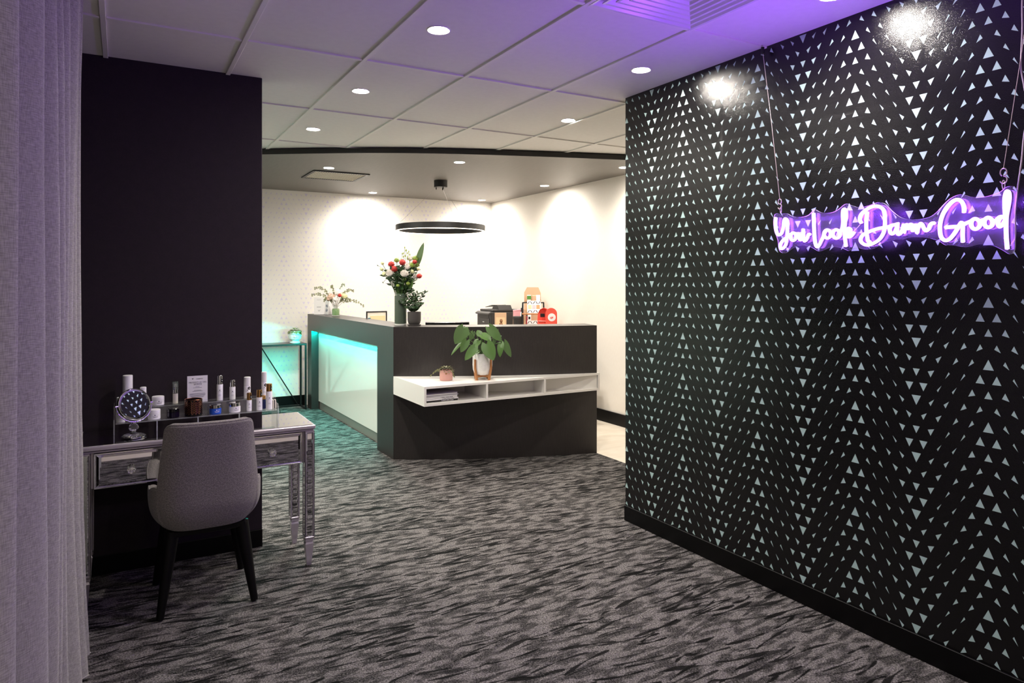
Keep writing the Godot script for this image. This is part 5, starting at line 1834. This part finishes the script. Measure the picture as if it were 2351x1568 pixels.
# ---------------------------------------------------------------- credenza behind the desk and what stands on it
func build_back_counter() -> void:
	var cz := thing("credenza", "low dark credenza along the white wall behind the reception desk", "cabinet", Vector3(4.405, 0, -7.72))
	part(MB.new().cbox(Vector3(0, 0.44, 0), Vector3(0.43, 0.86, 1.96), 0.002), "body", M.wood, cz)
	part(MB.new().cbox(Vector3(0, 0.885, 0), Vector3(0.44, 0.03, 1.98), 0.003), "top", M.white_lam, cz)
	for k in 4:
		var dr := part(MB.new().cbox(Vector3(-0.222, 0.47, -0.735 + 0.49 * k), Vector3(0.016, 0.76, 0.482), 0.002), "door", M.wood, cz)
		part(MB.new().cbox(Vector3(-0.236, 0.78, -0.735 + 0.49 * k), Vector3(0.012, 0.012, 0.14), 0.002), "handle", M.chrome, dr)
	var H := 0.9003
	# printer: front towards the desk
	var p := thing("printer", "black and grey multifunction laser printer on the credenza", "printer", Vector3(4.385, H, -8.12))
	part(MB.new().cbox(Vector3(0, 0.125, 0), Vector3(0.41, 0.25, 0.40), 0.012), "body", M.charcoal, p)
	part(MB.new().cbox(Vector3(-0.207, 0.10, 0), Vector3(0.006, 0.13, 0.33), 0.002), "paper_tray", M.black_gloss, p)
	part(MB.new().box(Vector3(-0.206, 0.197, 0.0), Vector3(0.006, 0.055, 0.30)), "output_slot", M.black, p)
	part(MB.new().cbox(Vector3(-0.211, 0.235, 0.0), Vector3(0.05, 0.022, 0.39), 0.004, Basis(Vector3(0, 0, 1), 0.5)), "control_panel", mat(c8(70, 70, 70), 0.4), p)
	part(MB.new().box(Vector3(-0.2115, 0.115, 0.0), Vector3(0.002, 0.010, 0.045)), "badge", mat(c8(190, 190, 190), 0.4), p)
	part(MB.new().cbox(Vector3(0.02, 0.266, 0), Vector3(0.37, 0.03, 0.39), 0.008), "scanner_lid", M.charcoal, p)
	var adf := MB.new().extrude(poly([-0.19, 0.28, 0.0, 0.28, -0.02, 0.315, -0.07, 0.335, -0.15, 0.335]), 0.20, Transform3D(Basis(Vector3(0, 0, -1), UP, Vector3(1, 0, 0)), Vector3(0.02, 0, 0.0)))
	part(adf, "feeder", M.charcoal, p)
	part(MB.new().cbox(Vector3(0.02, 0.318, -0.09), Vector3(0.22, 0.008, 0.19), 0.003, Basis(Vector3(1, 0, 0), -0.16)), "document_tray", M.black_gloss, p)
	# a small kraft bag with a picture
	var turn := -YAW
	var k1 := thing("kraft_booklet", "tan booklet with a golden picture standing beside the printer", "booklet", Vector3(4.215, H, -7.72), turn)
	part(MB.new().box(Vector3(0, 0.125, 0), Vector3(0.15, 0.25, 0.02)), "cover", M.kraft, k1)
	part(MB.new().box(Vector3(0, 0.105, 0.011), Vector3(0.115, 0.17, 0.002)), "picture", mat(c8(222, 190, 150), 0.7), k1)
	var fg := MB.new()
	fg.lathe(V2([0, 0.03, 0.022, 0.035, 0.030, 0.08, 0.016, 0.12, 0, 0.125]), 12, Transform3D(Basis().scaled(Vector3(1, 1, 0.05)), Vector3(0.005, 0, 0.0135)))
	fg.lathe(V2([0, 0.115, 0.016, 0.13, 0.018, 0.15, 0.010, 0.168, 0, 0.17]), 12, Transform3D(Basis().scaled(Vector3(1, 1, 0.05)), Vector3(0.008, 0, 0.0135)))
	part(fg, "figure_print", mat(c8(150, 104, 72), 0.7), k1)
	# black canister
	var cn := thing("canister", "matt black round canister behind the striped leaflets", "canister", Vector3(4.36, H, -7.53))
	part(MB.new().lathe(V2([0, 0, 0.058, 0, 0.060, 0.003, 0.060, 0.17, 0, 0.17]), 32), "body", M.charcoal, cn)
	part(MB.new().lathe(V2([0, 0.171, 0.062, 0.171, 0.063, 0.174, 0.063, 0.205, 0.060, 0.209, 0, 0.209]), 32), "lid", M.charcoal, cn)
	# wooden display rack
	var rk := thing("display_rack", "small wooden display rack with black rear legs on the credenza", "rack", Vector3(4.40, H, -7.22), turn)
	part(MB.new().cbox(Vector3(-0.01, 0.252, 0.045), Vector3(0.26, 0.016, 0.09), 0.003), "shelf", M.oak, rk)
	part(MB.new().cbox(Vector3(-0.01, 0.012, 0.045), Vector3(0.26, 0.016, 0.09), 0.003), "shelf", M.oak, rk)
	for s in [-1.0, 1.0]:
		part(MB.new().tube([Vector3(s * 0.13, 0.0, 0.05), Vector3(s * 0.128, 0.39, -0.02)], 0.009, 8), "leg", M.black_metal, rk)
		part(MB.new().tube([Vector3(s * 0.15, 0.0, -0.10), Vector3(s * 0.128, 0.39, -0.02)], 0.009, 8), "leg", M.black_metal, rk)
	part(MB.new().tube([Vector3(-0.13, 0.388, -0.02), Vector3(0.13, 0.388, -0.02)], 0.008, 8), "bar", M.black_metal, rk)
	# leaflets on it
	var lf := [["striped leaflet with pastel panels on the rack's upper ledge", 0.262, M.paper, [c8(240, 190, 150), c8(236, 170, 176), c8(206, 140, 96)]], ["striped leaflet with yellow and coral panels on the rack's lower ledge", 0.021, M.paper, [c8(206, 222, 206), c8(238, 178, 72), c8(226, 112, 100)]]]
	for i in 2:
		var e: Array = lf[i]
		var o := thing("leaflet", e[0], "leaflet", Vector3(4.40, H + e[1], -7.22), turn, "leaflets on the display rack")
		var tb := Basis(Vector3(1, 0, 0), -0.28)
		var bx := 0.008
		part(MB.new().box(Vector3(bx, 0, 0.066) + tb * Vector3(0, 0.078, 0), Vector3(0.165, 0.155, 0.004), tb), "sheet", e[2], o)
		var bk := MB.new()
		for j in 5:
			for yy in [0.022, 0.132]:
				bk.box(Vector3(bx, 0, 0.0685) + tb * Vector3(-0.066 + 0.033 * j, yy, 0), Vector3(0.008, 0.040, 0.001), tb * Basis(Vector3(0, 0, 1), 0.6 if j % 2 else -0.6))
		part(bk, "black_stripes", M.black_cap, o)
		for j in 3:
			part(MB.new().cbox(Vector3(bx, 0, 0.0687) + tb * Vector3(-0.05 + 0.05 * j, 0.078, 0), Vector3(0.044, 0.052, 0.001), 0.0004, tb), "panel_print", mat(e[3][j], 0.6), o)
	# kraft carton with its lid up, on top of a stack behind the rack
	var st := thing("carton", "plain kraft carton standing behind the display rack", "box", Vector3(4.50, H, -7.40), turn)
	part(MB.new().cbox(Vector3(0, 0.15, 0), Vector3(0.22, 0.30, 0.13), 0.002), "body", M.kraft, st)
	var ct := thing("carton", "open kraft carton of tall packets with its lid raised", "box", Vector3(4.50, H + 0.3005, -7.40), turn)
	part(MB.new().box(Vector3(0, 0.06, -0.055), Vector3(0.21, 0.12, 0.003)).box(Vector3(-0.104, 0.06, 0), Vector3(0.003, 0.12, 0.11)).box(Vector3(0.104, 0.06, 0), Vector3(0.003, 0.12, 0.11)).box(Vector3(0, 0.002, 0), Vector3(0.21, 0.003, 0.11)).box(Vector3(0, 0.045, 0.055), Vector3(0.21, 0.09, 0.003)), "box", M.kraft, ct)
	part(MB.new().extrude(poly([-0.105, 0.12, 0.105, 0.12, 0.105, 0.20, 0.075, 0.275, -0.07, 0.275, -0.105, 0.21]), 0.003, Transform3D(Basis(), Vector3(0, 0, -0.056))), "lid", M.kraft, ct)
	var pk := [["cream paper packet with a green label in the open carton", -0.045, M.cream, true], ["brown paper packet in the middle of the open carton", 0.015, M.kraft, false], ["ivory paper packet at the reception-wall side of the open carton", 0.068, M.paper, false]]
	for e in pk:
		var o := thing("packet", e[0], "packet", ct.position + Vector3(e[1] * cos(YAW), 0.0042, e[1] * sin(YAW)), turn, "packets in the open carton")
		part(MB.new().cbox(Vector3(0, 0.085, 0.0), Vector3(0.052, 0.17, 0.05), 0.006), "bag", e[2], o)
		part(MB.new().box(Vector3(0, 0.172, 0.0), Vector3(0.05, 0.006, 0.02)), "folded_top", e[2], o)
		if e[3]:
			part(MB.new().box(Vector3(0, 0.142, 0.0258), Vector3(0.05, 0.045, 0.001)), "label_patch", mat(c8(76, 132, 52), 0.6), o)
	# pink boxes and toiletries
	var b1 := thing("carton", "kraft carton under the pink gift boxes", "box", Vector3(4.28, H, -7.62), turn)
	b1.position = Vector3(4.46, H, -7.66)
	part(MB.new().cbox(Vector3(0, 0.10, 0), Vector3(0.17, 0.20, 0.10), 0.002), "body", M.kraft, b1)
	var b2 := thing("gift_box", "pink gift box with a sloping lid on the kraft carton", "box", b1.position + UP * 0.2005, turn)
	part(MB.new().cbox(Vector3(0, 0.035, 0), Vector3(0.165, 0.07, 0.095), 0.002), "body", M.pink, b2)
	part(MB.new().cbox(Vector3(0, 0.082, 0), Vector3(0.17, 0.018, 0.10), 0.002, Basis(Vector3(0, 0, 1), 0.12)), "lid", M.pink, b2)
	var rt := Vector3(cos(YAW), 0, sin(YAW))
	var bt := [["white squeeze bottle with a dark cap by the pink box", 4.40, -7.50, 0.017, 0.315, M.white_plastic, M.charcoal], ["coral pink bottle beside the open carton", 4.435, -7.43, 0.018, 0.35, M.pink, M.red], ["white bottle with a black print in front of the open carton", 4.42, -7.345, 0.022, 0.345, M.white_plastic, M.white_plastic], ["dark red bottle in front of the open carton", 4.405, -7.375, 0.014, 0.26, mat(c8(150, 40, 52), 0.2), M.charcoal]]
	for e in bt:
		var o := thing("toiletry_bottle", e[0], "bottle", Vector3(e[1], H, e[2]), turn, "toiletries on the credenza")
		var r: float = e[3]
		var h: float = e[4]
		part(MB.new().lathe(V2([0, 0, r, 0, r, h * 0.8, r * 0.6, h * 0.84, 0, h * 0.84]), 20), "body", e[5], o)
		part(MB.new().lathe(V2([0, h * 0.841, r * 0.66, h * 0.841, r * 0.66, h, 0, h]), 20), "cap", e[6], o)
		if e[0].contains("black print"):
			var mk := MB.new()
			marks(mk, r, h * 0.52, r * 1.1, 0.03, 0.0)
			marks(mk, r, h * 0.40, r * 0.8, 0.012, 0.3)
			part(mk, "print", M.black_cap, o)
	# red collection box shaped like a small post box
	var rd := thing("collection_box", "small red collection box with a round white badge", "collection box", Vector3(4.40, H, -6.90), turn)
	var arch := func(w: float, h: float) -> PackedVector2Array:
		var o := PackedVector2Array([Vector2(-w, 0), Vector2(w, 0)])
		for k in 17:
			var a := PI * k / 16.0
			o.append(Vector2(cos(a) * w, h - w + sin(a) * w))
		return o
	part(MB.new().extrude(arch.call(0.068, 0.335), 0.07, Transform3D(Basis(), Vector3(0.045, 0, 0.03))), "arched_front", M.red, rd)
	part(MB.new().extrude(poly([-0.105, 0.0, 0.02, 0.0, 0.02, 0.32, -0.03, 0.335, -0.075, 0.315, -0.10, 0.27, -0.105, 0.20]), 0.012, Transform3D(Basis(), Vector3(-0.01, 0, -0.03))), "arched_back", M.red, rd)
	part(MB.new().cbox(Vector3(-0.065, 0.085, 0.01), Vector3(0.09, 0.17, 0.075), 0.004), "coin_drawer", M.red, rd)
	part(MB.new().cbox(Vector3(-0.062, 0.178, 0.02), Vector3(0.10, 0.012, 0.09), 0.003), "ledge", M.red, rd)
	part(MB.new().box(Vector3(-0.055, 0.245, -0.022), Vector3(0.05, 0.04, 0.01)), "slot", M.black, rd)
	part(MB.new().grid(16, 2, func(u, v): return Vector3(-0.055 + 0.052 * cos(u * PI), 0.29 + 0.045 * sin(u * PI), -0.025 + 0.06 * v), false, true), "hood", M.red, rd)
	var bd := part(MB.new().lathe(V2([0, 0, 0.047, 0, 0.047, 0.002, 0, 0.002]), 32, Transform3D(Basis(Vector3(1, 0, 0), PI / 2), Vector3(0.05, 0.225, 0.065))), "badge", M.white_plastic, rd)
	var em := MB.new()
	em.tube(catmull([Vector3(0.034, 0.222, 0.068), Vector3(0.046, 0.228, 0.068), Vector3(0.058, 0.226, 0.068), Vector3(0.066, 0.232, 0.068)], 4), 0.004, 6)
	em.tube(catmull([Vector3(0.035, 0.218, 0.068), Vector3(0.048, 0.212, 0.068), Vector3(0.064, 0.222, 0.068)], 4), 0.004, 6)
	part(em, "emblem", M.red, bd)
	var wr := MB.new()
	var wp := []
	for k in 24:
		wp.append(Vector3(-0.098 + 0.0027 * k, 0.085 + 0.009 * sin(k * 1.35) + 0.004 * sin(k * 0.5), 0.0485))
	wr.tube(catmull(wp, 3), 0.0022, 5)
	part(wr, "script_print", M.white_plastic, rd)
	# office chair behind the desk (only a castor shows)
	var oc := thing("office_chair", "black swivel chair behind the desk, one castor showing", "chair", Vector3(4.28, 0, -6.32))
	part(MB.new().lathe(V2([0, 0.06, 0.03, 0.06, 0.03, 0.36, 0.02, 0.37, 0, 0.37]), 16), "column", M.black_metal, oc)
	for k in 5:
		var a := TAU * k / 5 + 0.55
		var o := Vector3(cos(a), 0, sin(a))
		var sp := part(MB.new().tube([o * 0.02 + UP * 0.105, o * 0.27 + UP * 0.075], [0.026, 0.018], 8), "spoke", M.black, oc)
		part(MB.new().lathe(V2([0, -0.012, 0.026, -0.012, 0.028, -0.008, 0.028, 0.008, 0.026, 0.012, 0, 0.012]), 18, Transform3D(Basis(Vector3(0, 0, 1), PI / 2).rotated(UP, -a + 0.7), o * 0.27 + UP * 0.0285)), "castor", M.black, sp)
	part(MB.new().cbox(Vector3(0, 0.42, 0), Vector3(0.46, 0.09, 0.46), 0.03), "seat", M.black, oc)
	part(MB.new().cbox(Vector3(0.0, 0.76, -0.21), Vector3(0.42, 0.46, 0.06), 0.025), "backrest", M.black, oc)
	part(MB.new().cbox(Vector3(0, 0.47, -0.24), Vector3(0.06, 0.30, 0.02), 0.004), "back_bracket", M.black_metal, oc)


# ---------------------------------------------------------------- console table by the back wall
func build_console() -> void:
	var t := thing("console_table", "slim black metal console table with diagonal bracing by the lilac-patterned wall", "table", Vector3(1.42, 0, -8.60))
	var w := 1.05
	var d := 0.29
	part(MB.new().cbox(Vector3(0, 0.790, 0), Vector3(w, 0.022, d), 0.003), "top", mat(c8(38, 38, 40), 0.3), t)
	for sx in [-1, 1]:
		for sz in [-1, 1]:
			part(MB.new().cbox(Vector3(sx * (w * 0.5 - 0.012), 0.39, sz * (d * 0.5 - 0.012)), Vector3(0.022, 0.778, 0.022), 0.002), "leg", M.black_metal, t)
		part(MB.new().cbox(Vector3(sx * (w * 0.5 - 0.012), 0.011, 0), Vector3(0.022, 0.020, d - 0.048), 0.002), "foot_rail", M.black_metal, t)
	part(MB.new().cbox(Vector3(0, 0.011, -d * 0.5 + 0.012), Vector3(w - 0.05, 0.02, 0.02), 0.002), "rear_rail", M.black_metal, t)
	for s in [-1.0, 1.0]:
		part(MB.new().tube([Vector3(s * 0.47, 0.03, -d * 0.5 + 0.014), Vector3(s * 0.03, 0.776, -d * 0.5 + 0.014)], 0.007, 8), "brace", M.black_metal, t)
	# zigzag wire rack on the floor in front
	var z := thing("wire_rack", "small black zigzag wire rack standing under the console table", "rack", Vector3(1.56, 0, -8.36))
	var zp := []
	for k in 9:
		zp.append(Vector3(-0.20 + 0.032 * k, 0.17 if k % 2 else 0.01, 0))
	part(MB.new().tube(zp, 0.0035, 6), "zigzag", M.black_metal, z)
	part(MB.new().tube([Vector3(-0.2, 0.006, 0), Vector3(0.06, 0.006, 0)], 0.004, 6), "rail", M.black_metal, z)
	part(MB.new().tube([Vector3(-0.2, 0.006, -0.03), Vector3(-0.2, 0.006, 0.06)], 0.004, 6).tube([Vector3(0.06, 0.006, -0.03), Vector3(0.06, 0.006, 0.06)], 0.004, 6), "feet", M.black_metal, z)
	# planter in the form of a face
	var at := Vector3(1.835, 0.8013, -8.60)
	var pl := thing("face_planter", "white planter in the form of a face with a leafy green plant", "planter", at, -0.15)
	var hd := MB.new()
	hd.grid(48, 36, func(u, v):
		var a: float = u * TAU
		var y: float = 0.018 + v * 0.125
		var k := (y - 0.08) / 0.075
		var rr := 0.074 * sqrt(maxf(0.12, 1.0 - 0.55 * k * k)) if k < 0.0 else 0.074 - 0.004 * k
		if y < 0.045:
			rr = lerpf(0.046, rr, smoothstep(0.018, 0.06, y))
		var x := sin(a)
		var zz := cos(a)
		var face := maxf(0.0, zz)
		var b := 0.0
		# nose, brows, eye sockets, cheeks, lips
		b += 0.024 * exp(-pow(x / 0.13, 2.0)) * smoothstep(0.110, 0.072, y) * smoothstep(0.058, 0.070, y) * face
		b += 0.010 * exp(-pow((y - 0.112) / 0.008, 2.0)) * exp(-pow((absf(x) - 0.36) / 0.25, 2.0)) * face
		b -= 0.012 * exp(-pow((y - 0.097) / 0.008, 2.0)) * exp(-pow((absf(x) - 0.38) / 0.16, 2.0)) * face
		b += 0.004 * exp(-pow((y - 0.096) / 0.004, 2.0)) * exp(-pow((absf(x) - 0.38) / 0.10, 2.0)) * face
		b += 0.010 * exp(-pow((y - 0.048) / 0.004, 2.0)) * exp(-pow(x / 0.22, 2.0)) * face
		b -= 0.008 * exp(-pow((y - 0.043) / 0.002, 2.0)) * exp(-pow(x / 0.22, 2.0)) * face
		b += 0.005 * exp(-pow((y - 0.038) / 0.004, 2.0)) * exp(-pow(x / 0.17, 2.0)) * face
		var ear := 0.010 * exp(-pow((absf(x) - 1.0) / 0.06, 2.0)) * exp(-pow((y - 0.09) / 0.018, 2.0))
		return Vector3(x * (rr * 0.97 + b + ear), y, zz * (rr + b)), true, false)
	hd.lathe(V2([0, 0, 0.060, 0, 0.063, 0.004, 0.060, 0.010, 0.047, 0.019]), 32)
	hd.lathe(V2([0.070, 0.143, 0.066, 0.146, 0.062, 0.143, 0.062, 0.12, 0, 0.12]), 32)
	part(hd, "head", mat(c8(236, 240, 236), 0.4), pl)
	part(MB.new().lathe(V2([0, 0.121, 0.061, 0.1205, 0.061, 0.121, 0, 0.128]), 20), "soil", M.soil, pl)
	var lv := MB.new()
	for k in 54:
		var a := k * 2.399
		var q := sqrt((k + 0.5) / 54.0)
		var p := Vector3(cos(a) * 0.06 * q, 0.14 + 0.035 * (1.0 - q), sin(a) * 0.06 * q)
		var dd := Vector3(cos(a), 0.9 - 1.25 * q, sin(a)).normalized()
		leaf(lv, p, p + dd * rng.randf_range(0.035, 0.06), UP, 0.024, false, 0.3, 0.15)
	part(lv, "leaves", M.leaf_pale, pl)
	var lv2 := MB.new()
	for k in 40:
		var a := k * 2.1 + 0.5
		var q := sqrt((k + 0.5) / 40.0)
		var p := Vector3(cos(a) * 0.055 * q, 0.135 + 0.03 * (1.0 - q), sin(a) * 0.055 * q)
		leaf(lv2, p, p + Vector3(cos(a), 0.4 - 0.9 * q, sin(a)).normalized() * rng.randf_range(0.035, 0.06), UP, 0.024, false, 0.3, 0.15)
	part(lv2, "leaves", M.leaf, pl)
